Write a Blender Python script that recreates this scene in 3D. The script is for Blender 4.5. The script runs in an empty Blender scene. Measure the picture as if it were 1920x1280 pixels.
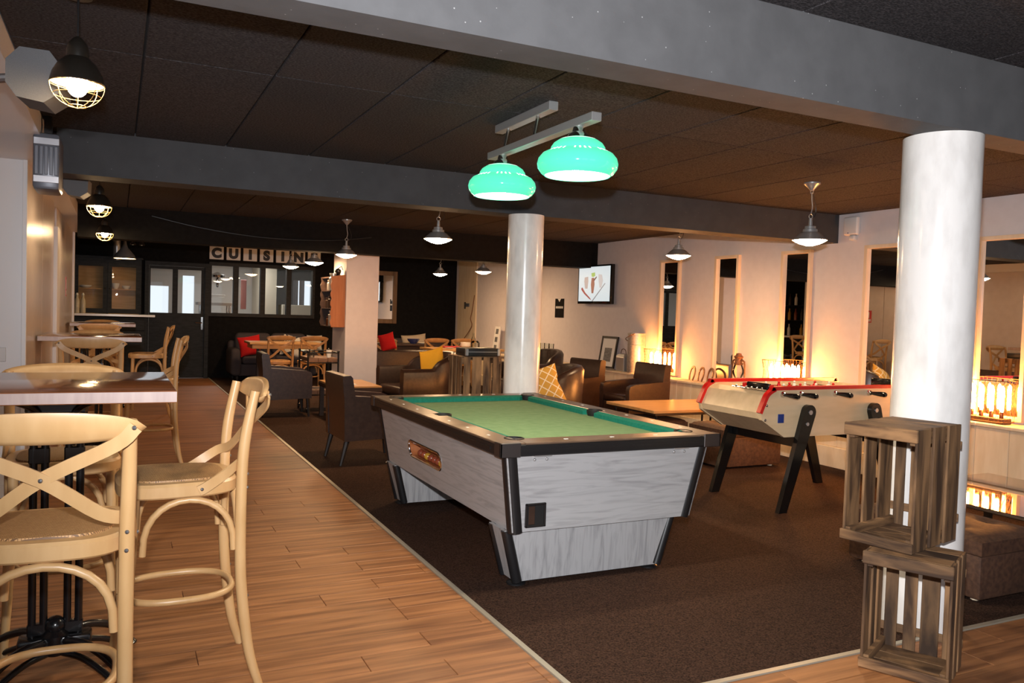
import bpy, bmesh, math, random
from mathutils import Vector, Matrix
random.seed(7)
PI = math.pi
SC = bpy.context.scene
COL = SC.collection

# ------------------------------------------------------------------ camera
cam_d = bpy.data.cameras.new('camera')
cam = bpy.data.objects.new('camera', cam_d)
COL.objects.link(cam)
right = Vector((0.89925497, -0.43628013, 0.03162499))
up = Vector((-0.01302522, 0.04555896, 0.99887673))
fwd = Vector((0.43723088, 0.89865679, -0.03528648))
M = Matrix((right, up, -fwd)).transposed().to_4x4()
M.translation = Vector((0, 0, 1.4))
cam.matrix_world = M
cam_d.sensor_width = 36.0
cam_d.lens = 1523.8 / 1920 * 36.0
cam_d.clip_start = 0.02
SC.camera = cam

# ------------------------------------------------------------------ world, flash, exposure
w = bpy.data.worlds.new('world'); SC.world = w
w.use_nodes = True
bg = w.node_tree.nodes['Background']
bg.inputs['Color'].default_value = (0.86, 0.93, 1.0, 1)
bg.inputs['Strength'].default_value = 1.2

def lamp(name, kind, loc, power, color=(1, 1, 1), size=0.05, rot=None, **kw):
    d = bpy.data.lights.new(name, kind)
    d.energy = power; d.color = color
    if kind in ('POINT', 'SPOT'): d.shadow_soft_size = size
    for k, v in kw.items(): setattr(d, k, v)
    o = bpy.data.objects.new(name, d); COL.objects.link(o)
    o.location = loc
    if rot: o.rotation_euler = rot
    return o

FLASH_W = 760
fl = lamp('camera_flash', 'SPOT', (-0.02, 0.0, 1.61), FLASH_W, (0.97, 0.97, 1.0), 0.03, spot_size=math.radians(102), spot_blend=0.85)
fl.rotation_euler = (fwd + right * 0.13 + up * 0.05).to_track_quat('-Z', 'Y').to_euler()

vs = SC.view_settings
vs.view_transform = 'Standard'; vs.look = 'None'; vs.gamma = 1.0
vs.use_curve_mapping = False
vs.exposure = 0.0

# ------------------------------------------------------------------ materials
def mat(name, col, rough=0.6, metal=0.0, spec=0.5, emit=None, estr=0.0, coat=0.0, alpha=None):
    m = bpy.data.materials.new(name); m.use_nodes = True
    b = m.node_tree.nodes['Principled BSDF']
    b.inputs['Base Color'].default_value = (*col, 1)
    b.inputs['Roughness'].default_value = rough
    b.inputs['Metallic'].default_value = metal
    b.inputs['Specular IOR Level'].default_value = spec
    b.inputs['Coat Weight'].default_value = coat
    b.inputs['Coat Roughness'].default_value = 0.08
    if emit:
        b.inputs['Emission Color'].default_value = (*emit, 1)
        b.inputs['Emission Strength'].default_value = estr
    return m

def nd(m, t, **kw):
    n = m.node_tree.nodes.new(t)
    for k, v in kw.items(): setattr(n, k, v)
    return n
def lk(m, a, b): m.node_tree.links.new(a, b)

def noisy(name, c1, c2, scale=(6, 6, 6), nscale=4.0, rough=0.6, bump=0.0, detail=4, metal=0.0, spec=0.5, lo=0.35, hi=0.65, tint=0.0, bscale=None, coat=0.0, distort=0.0, bdist=0.01):
    """two-colour noise, optional per-object tint and bump"""
    m = mat(name, c1, rough, metal, spec, coat=coat)
    b = m.node_tree.nodes['Principled BSDF']
    tc = nd(m, 'ShaderNodeTexCoord'); mp = nd(m, 'ShaderNodeMapping')
    mp.inputs['Scale'].default_value = scale
    lk(m, tc.outputs['Object'], mp.inputs['Vector'])
    vec = mp.outputs['Vector']
    oi = None
    if tint > 0:
        oi = nd(m, 'ShaderNodeObjectInfo')
        ad = nd(m, 'ShaderNodeVectorMath', operation='MULTIPLY_ADD')
        cmb = nd(m, 'ShaderNodeCombineXYZ')
        lk(m, oi.outputs['Random'], cmb.inputs[0]); lk(m, oi.outputs['Random'], cmb.inputs[1]); lk(m, oi.outputs['Random'], cmb.inputs[2])
        lk(m, cmb.outputs[0], ad.inputs[0]); ad.inputs[1].default_value = (37, 53, 71)
        lk(m, vec, ad.inputs[2]); vec = ad.outputs[0]
    n = nd(m, 'ShaderNodeTexNoise'); n.inputs['Scale'].default_value = nscale; n.inputs['Detail'].default_value = detail
    n.inputs['Distortion'].default_value = distort
    lk(m, vec, n.inputs['Vector'])
    r = nd(m, 'ShaderNodeValToRGB')
    r.color_ramp.elements[0].position = lo; r.color_ramp.elements[0].color = (*c1, 1)
    r.color_ramp.elements[1].position = hi; r.color_ramp.elements[1].color = (*c2, 1)
    lk(m, n.outputs['Fac'], r.inputs['Fac'])
    out = r.outputs['Color']
    if tint > 0:
        mr = nd(m, 'ShaderNodeMapRange')
        mr.inputs['To Min'].default_value = 1 - tint; mr.inputs['To Max'].default_value = 1 + tint
        lk(m, oi.outputs['Random'], mr.inputs['Value'])
        h = nd(m, 'ShaderNodeHueSaturation'); lk(m, mr.outputs['Result'], h.inputs['Value']); lk(m, out, h.inputs['Color'])
        out = h.outputs['Color']
    lk(m, out, b.inputs['Base Color'])
    if bump > 0:
        bp = nd(m, 'ShaderNodeBump'); bp.inputs['Strength'].default_value = bump; bp.inputs['Distance'].default_value = bdist
        if bscale:
            n2 = nd(m, 'ShaderNodeTexNoise'); n2.inputs['Scale'].default_value = bscale; n2.inputs['Detail'].default_value = 3
            lk(m, tc.outputs['Object'], n2.inputs['Vector']); lk(m, n2.outputs['Fac'], bp.inputs['Height'])
        else:
            lk(m, n.outputs['Fac'], bp.inputs['Height'])
        lk(m, bp.outputs['Normal'], b.inputs['Normal'])
    return m

def glassy(name, tint=(0.95, 0.97, 0.96), rough=0.0, refl=0.9, ior=1.45):
    m = bpy.data.materials.new(name); m.use_nodes = True
    nt = m.node_tree; nt.nodes.remove(nt.nodes['Principled BSDF'])
    o = nt.nodes['Material Output']
    t = nd(m, 'ShaderNodeBsdfTransparent'); t.inputs[0].default_value = (*tint, 1)
    g = nd(m, 'ShaderNodeBsdfGlossy'); g.inputs['Roughness'].default_value = rough; g.inputs['Color'].default_value = (refl, refl, refl, 1)
    f = nd(m, 'ShaderNodeFresnel'); f.inputs['IOR'].default_value = ior
    x = nd(m, 'ShaderNodeMixShader')
    lk(m, f.outputs[0], x.inputs[0]); lk(m, t.outputs[0], x.inputs[1]); lk(m, g.outputs[0], x.inputs[2])
    lk(m, x.outputs[0], o.inputs[0])
    return m

def emis(name, col, s):
    m = mat(name, (0.05, 0.05, 0.05), 0.4, emit=col, estr=s)
    return m

K = {}
K['wall_white'] = noisy('wall_white', (0.69, 0.63, 0.64), (0.72, 0.66, 0.67), nscale=2, rough=0.7, bump=0.05, bscale=120, bdist=0.002)
K['wall_left_panel'] = noisy('satin_panel', (0.56, 0.50, 0.49), (0.60, 0.54, 0.53), nscale=1.5, rough=0.28, spec=0.6)
K['wall_left_white'] = mat('white_lacquer', (0.80, 0.79, 0.80), 0.35)
K['black_paint'] = noisy('black_paint', (0.006, 0.0055, 0.0055), (0.009, 0.0085, 0.0085), nscale=3, rough=0.75, spec=0.1)
K['black_joinery'] = noisy('black_joinery', (0.010, 0.011, 0.012), (0.020, 0.021, 0.023), scale=(3, 3, 12), nscale=3, rough=0.5, spec=0.2)
K['ceiling_panel'] = noisy('wood_wool_ceiling', (0.020, 0.0185, 0.020), (0.078, 0.071, 0.075), scale=(30, 60, 30), nscale=3, rough=0.9, bump=0.6, detail=5, lo=0.40, hi=0.68, tint=0.10, spec=0.2)
K['ceiling_back'] = mat('ceiling_void', (0.006, 0.006, 0.006), 0.9)
def speckled(name, base, dot, thr):
    m = noisy(name, base, tuple(v * 1.18 for v in base), nscale=1.3, rough=0.75, bump=0.12, bscale=90, spec=0.25, bdist=0.003)
    b = m.node_tree.nodes['Principled BSDF']
    src = b.inputs['Base Color'].links[0].from_socket
    tc = nd(m, 'ShaderNodeTexCoord'); v = nd(m, 'ShaderNodeTexVoronoi'); v.inputs['Scale'].default_value = 22
    lk(m, tc.outputs['Object'], v.inputs['Vector'])
    lt = nd(m, 'ShaderNodeMath', operation='LESS_THAN'); lt.inputs[1].default_value = thr
    lk(m, v.outputs['Distance'], lt.inputs[0])
    mx = nd(m, 'ShaderNodeMixRGB'); mx.inputs['Color2'].default_value = (*dot, 1)
    lk(m, lt.outputs[0], mx.inputs['Fac']); lk(m, src, mx.inputs['Color1']); lk(m, mx.outputs[0], b.inputs['Base Color'])
    return m
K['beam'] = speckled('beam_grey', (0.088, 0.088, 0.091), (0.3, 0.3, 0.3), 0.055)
K['beam_far'] = speckled('beam_grey_dimmed', (0.045, 0.046, 0.050), (0.22, 0.22, 0.23), 0.045)  # beam grey darkened in colour for the weaker light farther back
K['carpet'] = noisy('carpet', (0.013, 0.007, 0.005), (0.078, 0.041, 0.027), scale=(1, 1, 1), nscale=130, rough=0.95, bump=0.5, detail=2, spec=0.1, lo=0.30, hi=0.72)
K['plank'] = noisy('oak_laminate', (0.175, 0.065, 0.022), (0.36, 0.153, 0.056), scale=(0.5, 9, 9), nscale=3.2, rough=0.52, detail=7, tint=0.06, lo=0.36, hi=0.64, distort=0.25)
K['strip'] = mat('threshold_strip', (0.42, 0.38, 0.30), 0.4, 0.3)
K['concrete_white'] = noisy('painted_concrete', (0.69, 0.665, 0.635), (0.86, 0.84, 0.81), scale=(4, 4, 1.6), nscale=2.4, rough=0.22, bump=0.10, bscale=9, detail=6, lo=0.30, hi=0.55, bdist=0.01, coat=0.3)
K['pine'] = noisy('pine', (0.74, 0.58, 0.39), (0.82, 0.67, 0.48), scale=(5, 5, 1.0), nscale=3, rough=0.5, detail=5, tint=0.06, distort=0.4)
K['pine_frame'] = noisy('pine_frame', (0.74, 0.56, 0.38), (0.82, 0.64, 0.46), scale=(5, 5, 1), nscale=3, rough=0.5)
K['mirror'] = mat('mirror_glass', (0.90, 0.90, 0.90), 0.01, 1.0)
K['beech'] = noisy('bent_beech', (0.50, 0.290, 0.118), (0.61, 0.385, 0.180), scale=(7, 7, 2), nscale=2.6, rough=0.36, detail=4, tint=0.05, lo=0.25, hi=0.75)
K['beech_dark'] = noisy('honey_beech', (0.46, 0.22, 0.075), (0.56, 0.29, 0.11), scale=(7, 7, 2), nscale=2.6, rough=0.36, detail=4, lo=0.25, hi=0.75)
def rattan():
    m = mat('woven_rattan', (0.45, 0.26, 0.11), 0.55)
    b = m.node_tree.nodes['Principled BSDF']
    tc = nd(m, 'ShaderNodeTexCoord'); mp = nd(m, 'ShaderNodeMapping'); mp.inputs['Scale'].default_value = (1, 1, 0)
    lk(m, tc.outputs['Object'], mp.inputs['Vector'])
    c = nd(m, 'ShaderNodeTexBrick'); c.inputs['Scale'].default_value = 60
    c.inputs['Color1'].default_value = (0.58, 0.34, 0.14, 1); c.inputs['Color2'].default_value = (0.44, 0.23, 0.085, 1); c.inputs['Mortar'].default_value = (0.16, 0.08, 0.03, 1)
    c.inputs['Mortar Size'].default_value = 0.05
    lk(m, mp.outputs[0], c.inputs['Vector']); lk(m, c.outputs['Color'], b.inputs['Base Color'])
    bp = nd(m, 'ShaderNodeBump'); bp.inputs['Strength'].default_value = 0.4; bp.inputs['Distance'].default_value = 0.003
    lk(m, c.outputs['Fac'], bp.inputs['Height']); bp.invert = True; lk(m, bp.outputs[0], b.inputs['Normal'])
    return m
K['rattan'] = rattan()
K['walnut'] = noisy('varnished_top', (0.17, 0.058, 0.022), (0.28, 0.105, 0.04), scale=(1.2, 9, 9), nscale=3, rough=0.15, detail=5, coat=0.6)
K['walnut_edge'] = noisy('varnished_edge', (0.40, 0.29, 0.26), (0.48, 0.36, 0.32), scale=(9, 9, 1), nscale=4, rough=0.3)
K['black_iron'] = mat('black_iron', (0.007, 0.007, 0.008), 0.22, 0.0, 0.6)
K['bolt'] = mat('bolt_steel', (0.35, 0.35, 0.36), 0.35, 0.9)
K['chrome'] = mat('chrome', (0.75, 0.75, 0.76), 0.12, 1.0)
K['steel'] = mat('brushed_steel', (0.50, 0.50, 0.50), 0.30, 0.65)
K['galv'] = noisy('galvanised', (0.42, 0.38, 0.35), (0.58, 0.54, 0.50), nscale=6, rough=0.45, metal=0.6)
K['leather'] = noisy('brown_leather', (0.026, 0.013, 0.010), (0.042, 0.022, 0.016), nscale=5, rough=0.34, bump=0.12, bscale=160, bdist=0.002, spec=0.5)
K['leather_red'] = noisy('chestnut_leather', (0.028, 0.011, 0.007), (0.042, 0.018, 0.011), nscale=5, rough=0.34, bump=0.12, bscale=160, bdist=0.002)
K['suede'] = noisy('brown_suede', (0.045, 0.018, 0.009), (0.085, 0.038, 0.019), nscale=7, rough=0.75, bump=0.1, bscale=60, detail=5, bdist=0.004)
K['dark_leg'] = mat('dark_leg', (0.010, 0.006, 0.005), 0.55)
K['sofa_grey'] = noisy('charcoal_fabric', (0.055, 0.046, 0.050), (0.080, 0.068, 0.074), nscale=80, rough=0.95, spec=0.1)
K['red_fabric'] = noisy('red_fabric', (0.42, 0.012, 0.014), (0.52, 0.02, 0.02), nscale=60, rough=0.9, spec=0.1)
K['white_fabric'] = noisy('cream_fabric', (0.62, 0.56, 0.48), (0.74, 0.68, 0.60), nscale=20, rough=0.9, spec=0.1)
K['beige_fabric'] = noisy('oatmeal_fabric', (0.36, 0.29, 0.21), (0.44, 0.36, 0.27), nscale=30, rough=0.9, spec=0.1)
K['yellow_fabric'] = noisy('mustard_fabric', (0.62, 0.33, 0.025), (0.72, 0.40, 0.04), nscale=40, rough=0.9, spec=0.1)
def trellis():
    m = mat('mustard_trellis', (0.58, 0.34, 0.07), 0.9, spec=0.1)
    b = m.node_tree.nodes['Principled BSDF']
    tc = nd(m, 'ShaderNodeTexCoord'); mp = nd(m, 'ShaderNodeMapping')
    mp.inputs['Rotation'].default_value = (0, 0, PI / 4); mp.inputs['Scale'].default_value = (1, 1, 0)
    lk(m, tc.outputs['Object'], mp.inputs['Vector'])
    c = nd(m, 'ShaderNodeTexBrick'); c.offset = 0.0; c.inputs['Scale'].default_value = 13
    c.inputs['Brick Width'].default_value = 1.0; c.inputs['Row Height'].default_value = 1.0
    c.inputs['Color1'].default_value = (0.58, 0.34, 0.07, 1); c.inputs['Color2'].default_value = (0.58, 0.34, 0.07, 1); c.inputs['Mortar'].default_value = (0.8, 0.72, 0.55, 1)
    c.inputs['Mortar Size'].default_value = 0.07
    lk(m, mp.outputs[0], c.inputs['Vector']); lk(m, c.outputs['Color'], b.inputs['Base Color'])
    return m
K['trellis'] = trellis()
K['grey_laminate'] = noisy('grey_ash_laminate', (0.29, 0.29, 0.295), (0.41, 0.41, 0.415), scale=(0.8, 0.8, 9), nscale=3.0, rough=0.42, detail=8, lo=0.28, hi=0.55, distort=1.9)
K['grey_laminate_v'] = noisy('grey_ash_laminate_upright', (0.26, 0.26, 0.265), (0.39, 0.39, 0.395), scale=(9, 9, 0.8), nscale=3.0, rough=0.42, detail=8, lo=0.28, hi=0.55, distort=1.9)
K['black_plastic'] = mat('black_plastic', (0.010, 0.010, 0.011), 0.35)
K['rail_wood'] = noisy('rail_laminate', (0.10, 0.062, 0.040), (0.15, 0.098, 0.065), scale=(2, 2, 9), nscale=3, rough=0.30, detail=5, spec=0.6)
K['cloth'] = noisy('pool_cloth', (0.130, 0.215, 0.108), (0.158, 0.248, 0.130), nscale=3, rough=0.95, spec=0.1, detail=6)
K['cushion_cloth'] = noisy('pool_cushion_cloth', (0.010, 0.135, 0.095), (0.014, 0.16, 0.115), nscale=8, rough=0.9, spec=0.1)
K['pocket'] = mat('pocket_black', (0.004, 0.004, 0.004), 0.7)
K['birch'] = noisy('birch_ply', (0.68, 0.51, 0.30), (0.78, 0.60, 0.38), scale=(1.5, 8, 8), nscale=2, rough=0.30, detail=5, lo=0.3, hi=0.7)
K['red_trim'] = mat('red_trim', (0.60, 0.012, 0.010), 0.25)
K['blue'] = mat('blue_plate', (0.008, 0.035, 0.22), 0.4)
K['field'] = mat('green_pitch', (0.20, 0.30, 0.13), 0.5)
K['crate'] = noisy('weathered_crate', (0.050, 0.024, 0.010), (0.27, 0.145, 0.062), scale=(6, 6, 0.9), nscale=3, rough=0.75, detail=8, tint=0.30, lo=0.36, hi=0.66, bump=0.25, distort=0.5)
K['crate_h'] = noisy('weathered_crate_cross', (0.055, 0.026, 0.011), (0.28, 0.15, 0.064), scale=(1.3, 1.3, 8), nscale=3, rough=0.75, detail=8, tint=0.3, lo=0.36, hi=0.66, bump=0.25, distort=0.5)
K['shade_black'] = mat('black_enamel', (0.012, 0.010, 0.008), 0.3)
K['opal_inner'] = emis('lamp_inner', (1.0, 0.66, 0.30), 14.0)
K['bulb_warm'] = emis('bulb_warm', (1.0, 0.68, 0.36), 260.0)
K['pend_lens'] = emis('pendant_lens', (1.0, 0.63, 0.33), 175.0)
K['tube_glow'] = emis('filament_tube', (1.0, 0.36, 0.075), 340.0)
K['cage'] = mat('brass_wire', (0.62, 0.44, 0.20), 0.35, 0.8)
K['rust_wire'] = mat('rusty_wire', (0.16, 0.07, 0.03), 0.6, 0.5)
K['rust'] = noisy('rusty_iron', (0.10, 0.045, 0.025), (0.2, 0.09, 0.05), nscale=12, rough=0.6, metal=0.4)
K['copper'] = mat('dark_copper', (0.20, 0.08, 0.04), 0.35, 0.9)
K['glass'] = glassy('clear_glass')
K['window_glass'] = glassy('window_glass', (0.92, 0.93, 0.93), ior=1.35)
K['speaker_grey'] = noisy('speaker_grey', (0.085, 0.087, 0.093), (0.135, 0.137, 0.145), nscale=120, rough=0.7)
K['heater_grey'] = mat('heater_grey', (0.13, 0.14, 0.17), 0.35, 0.2)
K['heater_silver'] = mat('heater_silver', (0.45, 0.46, 0.50), 0.3, 0.6)
K['white_plastic'] = mat('white_plastic', (0.72, 0.71, 0.71), 0.45)
K['paper_white'] = mat('paper_white', (0.80, 0.79, 0.77), 0.7)
K['ink'] = mat('letter_ink', (0.018, 0.020, 0.026), 0.6)
K['walnut_frame'] = noisy('oak_frame', (0.13, 0.065, 0.025), (0.19, 0.10, 0.045), scale=(5, 5, 1), nscale=3, rough=0.5)
K['shelf_wood'] = noisy('orange_wood', (0.36, 0.115, 0.035), (0.44, 0.155, 0.055), scale=(8, 8, 1), nscale=3, rough=0.45, detail=5)
K['table_pine'] = noisy('honey_table', (0.50, 0.26, 0.09), (0.60, 0.34, 0.14), scale=(1.2, 8, 8), nscale=3, rough=0.28, detail=5)
K['trolley_wood'] = noisy('reclaimed_board', (0.12, 0.058, 0.030), (0.2, 0.10, 0.055), scale=(2, 9, 9), nscale=3, rough=0.6, detail=5)
K['dark_brown'] = noisy('wenge', (0.028, 0.014, 0.009), (0.045, 0.023, 0.015), scale=(2, 8, 8), nscale=3, rough=0.4)
K['white_gloss'] = mat('white_worktop', (0.85, 0.86, 0.92), 0.12)
K['cabinet_glass'] = glassy('cabinet_glass', (0.95, 0.95, 0.95), ior=1.18)
K['kitchen_wall'] = mat('kitchen_wall', (0.55, 0.54, 0.52), 0.6)
K['kitchen_cream'] = mat('kitchen_cream', (0.72, 0.67, 0.55), 0.5)
K['pink'] = mat('pink_panel', (0.80, 0.40, 0.42), 0.6)
K['hutch_back'] = noisy('hutch_back', (0.46, 0.27, 0.10), (0.56, 0.34, 0.14), scale=(1.5, 9, 9), nscale=3, rough=0.6)
K['red_paint'] = mat('red_paint', (0.55, 0.01, 0.01), 0.3)
K['yellow_gloss'] = mat('yellow_gloss', (0.45, 0.24, 0.03), 0.15)
K['red_gloss'] = mat('red_gloss', (0.22, 0.05, 0.025), 0.15)
K['ceramic'] = mat('ceramic', (0.75, 0.72, 0.66), 0.25)
K['blue_ceramic'] = mat('blue_ceramic', (0.04, 0.05, 0.16), 0.25)
K['mesh_grille'] = mat('grille_metal', (0.10, 0.075, 0.06), 0.5, 0.5)
K['black_glass'] = mat('dark_mirror_top', (0.55, 0.50, 0.46), 0.03, 1.0)
K['cable'] = mat('brown_cable', (0.20, 0.08, 0.03), 0.5)
K['book_red'] = mat('red_cover', (0.42, 0.02, 0.03), 0.5)
K['photo_dark'] = noisy('photo_print', (0.02, 0.02, 0.02), (0.30, 0.30, 0.31), nscale=14, rough=0.4)
K['cushion_print'] = noisy('printed_cushion', (0.04, 0.05, 0.06), (0.70, 0.64, 0.56), nscale=2.2, rough=0.9, spec=0.1, lo=0.46, hi=0.50)

K['milk_glass'] = mat('frosted_bottle', (0.50, 0.45, 0.34), 0.15)
K['orange_seat'] = mat('orange_seat', (0.55, 0.17, 0.06), 0.5)
# ------------------------------------------------------------------ mesh builder
def cr(pts, n=6, closed=False):
    """Catmull-Rom through pts"""
    P = [Vector(p) for p in pts]; out = []
    m = len(P)
    seg = m if closed else m - 1
    for i in range(seg):
        if closed:
            p0, p1, p2, p3 = P[(i - 1) % m], P[i], P[(i + 1) % m], P[(i + 2) % m]
        else:
            p1, p2 = P[i], P[i + 1]
            p0 = P[i - 1] if i else p1 * 2 - p2
            p3 = P[i + 2] if i + 2 < m else p2 * 2 - p1
        for k in range(n):
            t = k / n
            out.append(0.5 * ((2 * p1) + (p2 - p0) * t + (2 * p0 - 5 * p1 + 4 * p2 - p3) * t * t + (3 * p1 - p0 - 3 * p2 + p3) * t ** 3))
    if not closed: out.append(P[-1])
    return out

class MB:
    def __init__(s): s.V = []; s.F = []
    def add(s, V, F, M=None):
        o = len(s.V)
        s.V += [(M @ Vector(v)) if M else Vector(v) for v in V]
        s.F += [tuple(i + o for i in f) for f in F]
        return s
    def box(s, x0, x1, y0, y1, z0, z1, M=None):
        V = [(x, y, z) for z in (z0, z1) for y in (y0, y1) for x in (x0, x1)]
        F = [(0, 2, 3, 1), (4, 5, 7, 6), (0, 1, 5, 4), (2, 6, 7, 3), (0, 4, 6, 2), (1, 3, 7, 5)]
        return s.add(V, F, M)
    def rbox(s, x0, x1, y0, y1, z0, z1, b=0.01, seg=2, M=None, puff=0.0):
        bm = bmesh.new(); bmesh.ops.create_cube(bm, size=1)
        sx, sy, sz = x1 - x0, y1 - y0, z1 - z0
        for v in bm.verts: v.co = Vector(((v.co.x + .5) * sx + x0, (v.co.y + .5) * sy + y0, (v.co.z + .5) * sz + z0))
        bmesh.ops.bevel(bm, geom=bm.edges[:], offset=min(b, sx * .49, sy * .49, sz * .49), segments=seg, profile=0.5, affect='EDGES')
        bm.verts.index_update()
        V = [v.co.copy() for v in bm.verts]; F = [[v.index for v in f.verts] for f in bm.faces]
        bm.free()
        return s.add(V, F, M)
    def tube(s, pts, r=0.01, n=8, closed=False, cap=True, M=None, flat=None):
        """flat=(a,b): elliptical section a along N, b along B"""
        P = [Vector(p) for p in pts]; m = len(P); V = []; F = []
        R = r if isinstance(r, (list, tuple)) else [r] * m
        T = []
        for i in range(m):
            a = P[(i - 1) % m] if (closed or i) else P[0]
            b = P[(i + 1) % m] if (closed or i < m - 1) else P[-1]
            T.append((b - a).normalized())
        ref = Vector((0, 0, 1)) if abs(T[0].z) < 0.9 else Vector((1, 0, 0))
        N = (ref - T[0] * ref.dot(T[0])).normalized()
        for i in range(m):
            N = (N - T[i] * N.dot(T[i])).normalized(); B = T[i].cross(N)
            for k in range(n):
                a = 2 * PI * k / n
                V.append(P[i] + (N * math.cos(a) + B * math.sin(a)) * R[i])
        for i in range(m if closed else m - 1):
            for k in range(n):
                a, b = i * n + k, i * n + (k + 1) % n
                c, d = ((i + 1) % m) * n + (k + 1) % n, ((i + 1) % m) * n + k
                F.append((a, b, c, d))
        if cap and not closed:
            F.append(tuple(range(n - 1, -1, -1))); F.append(tuple((m - 1) * n + k for k in range(n)))
        return s.add(V, F, M)
    def cyl(s, p0, p1, r0, r1=None, n=16, M=None):
        return s.tube([p0, p1], [r0, r0 if r1 is None else r1], n, M=M)
    def lathe(s, prof, c=(0, 0, 0), n=24, M=None, cap=True):
        V = []; F = []; m = len(prof)
        for r, z in prof:
            for k in range(n):
                a = 2 * PI * k / n; V.append((c[0] + r * math.cos(a), c[1] + r * math.sin(a), c[2] + z))
        for i in range(m - 1):
            for k in range(n):
                F.append((i * n + k, i * n + (k + 1) % n, (i + 1) * n + (k + 1) % n, (i + 1) * n + k))
        if cap:
            F.append(tuple(range(n - 1, -1, -1))); F.append(tuple((m - 1) * n + k for k in range(n)))
        return s.add(V, F, M)
    def ribbon(s, pts, side, wd, th, M=None):
        """flat strip: pts centre line, side = function(i) or vector of the broad direction"""
        P = [Vector(p) for p in pts]; m = len(P); V = []; F = []
        for i in range(m):
            t = (P[min(i + 1, m - 1)] - P[max(i - 1, 0)]).normalized()
            nrm = Vector(side[i] if isinstance(side, list) else side)
            nrm = (nrm - t * nrm.dot(t)).normalized(); b = t.cross(nrm)
            for u, v in ((-1, -1), (1, -1), (1, 1), (-1, 1)):
                V.append(P[i] + b * (u * wd / 2) + nrm * (v * th / 2))
        for i in range(m - 1):
            for k in range(4):
                F.append((i * 4 + k, i * 4 + (k + 1) % 4, i * 4 + 4 + (k + 1) % 4, i * 4 + 4 + k))
        F.append((3, 2, 1, 0)); F.append(tuple((m - 1) * 4 + k for k in range(4)))
        return s.add(V, F, M)
    def stack(s, outline, levels, M=None):
        """outline [(x,y)], levels [(scale or (sx,sy), z)] lofted, capped"""
        V = []; F = []; n = len(outline)
        for sc, z in levels:
            sx, sy = sc if isinstance(sc, tuple) else (sc, sc)
            V += [(x * sx, y * sy, z) for x, y in outline]
        for i in range(len(levels) - 1):
            for k in range(n):
                F.append((i * n + k, i * n + (k + 1) % n, (i + 1) * n + (k + 1) % n, (i + 1) * n + k))
        F.append(tuple(range(n - 1, -1, -1))); F.append(tuple((len(levels) - 1) * n + k for k in range(n)))
        return s.add(V, F, M)
    def prism(s, poly, axis, lo, hi, M=None):
        """poly in the two other axes (x: (y,z), y: (x,z), z: (x,y)), extruded"""
        n = len(poly); V = []
        for h in (lo, hi):
            for a, b in poly:
                V.append({'x': (h, a, b), 'y': (a, h, b), 'z': (a, b, h)}[axis])
        F = [(k, (k + 1) % n, n + (k + 1) % n, n + k) for k in range(n)] + [tuple(range(n - 1, -1, -1)), tuple(range(n, 2 * n))]
        return s.add(V, F, M)
    def ball(s, c, r, n=12, m=8, sz=1.0, M=None):
        prof = [(max(1e-4, r * math.sin(PI * i / m)), -r * sz * math.cos(PI * i / m)) for i in range(m + 1)]
        return s.lathe(prof, c, n, M)
    def build(s, name, mt, parent=None, smooth=35, stuff=False, label=None, loc=None):
        me = bpy.data.meshes.new(name)
        me.from_pydata([tuple(v) for v in s.V], [], s.F)
        me.validate(); 
        bm = bmesh.new(); bm.from_mesh(me); bmesh.ops.recalc_face_normals(bm, faces=bm.faces); bm.to_mesh(me); bm.free()
        me.materials.append(mt if not isinstance(mt, str) else K[mt])
        if smooth:
            me.polygons.foreach_set('use_smooth', [True] * len(me.polygons))
            me.set_sharp_from_angle(angle=math.radians(smooth))
        o = bpy.data.objects.new(name, me); COL.objects.link(o)
        if parent: o.parent = parent
        if loc: o.location = loc
        if stuff: o['kind'] = 'stuff'
        if label: o['label'] = label
        return o

def tag(o, label, cat, group=None):
    o['label'] = label; o['category'] = cat
    if group: o['group'] = group
    return o
def thing(name, label, cat, loc=(0, 0, 0), rotz=0.0, group=None):
    o = bpy.data.objects.new(name, None); COL.objects.link(o)
    o.empty_display_size = 0.1
    o.location = loc; o.rotation_euler = (0, 0, rotz)
    return tag(o, label, cat, group)
def struct(o):
    o['kind'] = 'structure'; return o
KIDS = {}
def dup(root, loc, rotz=0.0, label=None, group=None, mats=None):
    c = root.copy(); COL.objects.link(c)
    c.location = loc; c.rotation_euler = (0, 0, rotz)
    if label: c['label'] = label
    if group: c['group'] = group
    for ch in list(root.children):
        d = ch.copy(); COL.objects.link(d); d.parent = c
        for g in list(ch.children):
            e = g.copy(); COL.objects.link(e); e.parent = d
    return c
def share(o, mesh_of, loc, rot=(0, 0, 0), parent=None, name=None):
    """another object on the same mesh"""
    c = bpy.data.objects.new(name or o.name.split('.')[0], o.data); COL.objects.link(c)
    c.location = loc; c.rotation_euler = rot
    if parent: c.parent = parent
    return c
def RZ(a): return Matrix.Rotation(a, 4, 'Z')
def TR(x, y, z): return Matrix.Translation((x, y, z))
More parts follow.
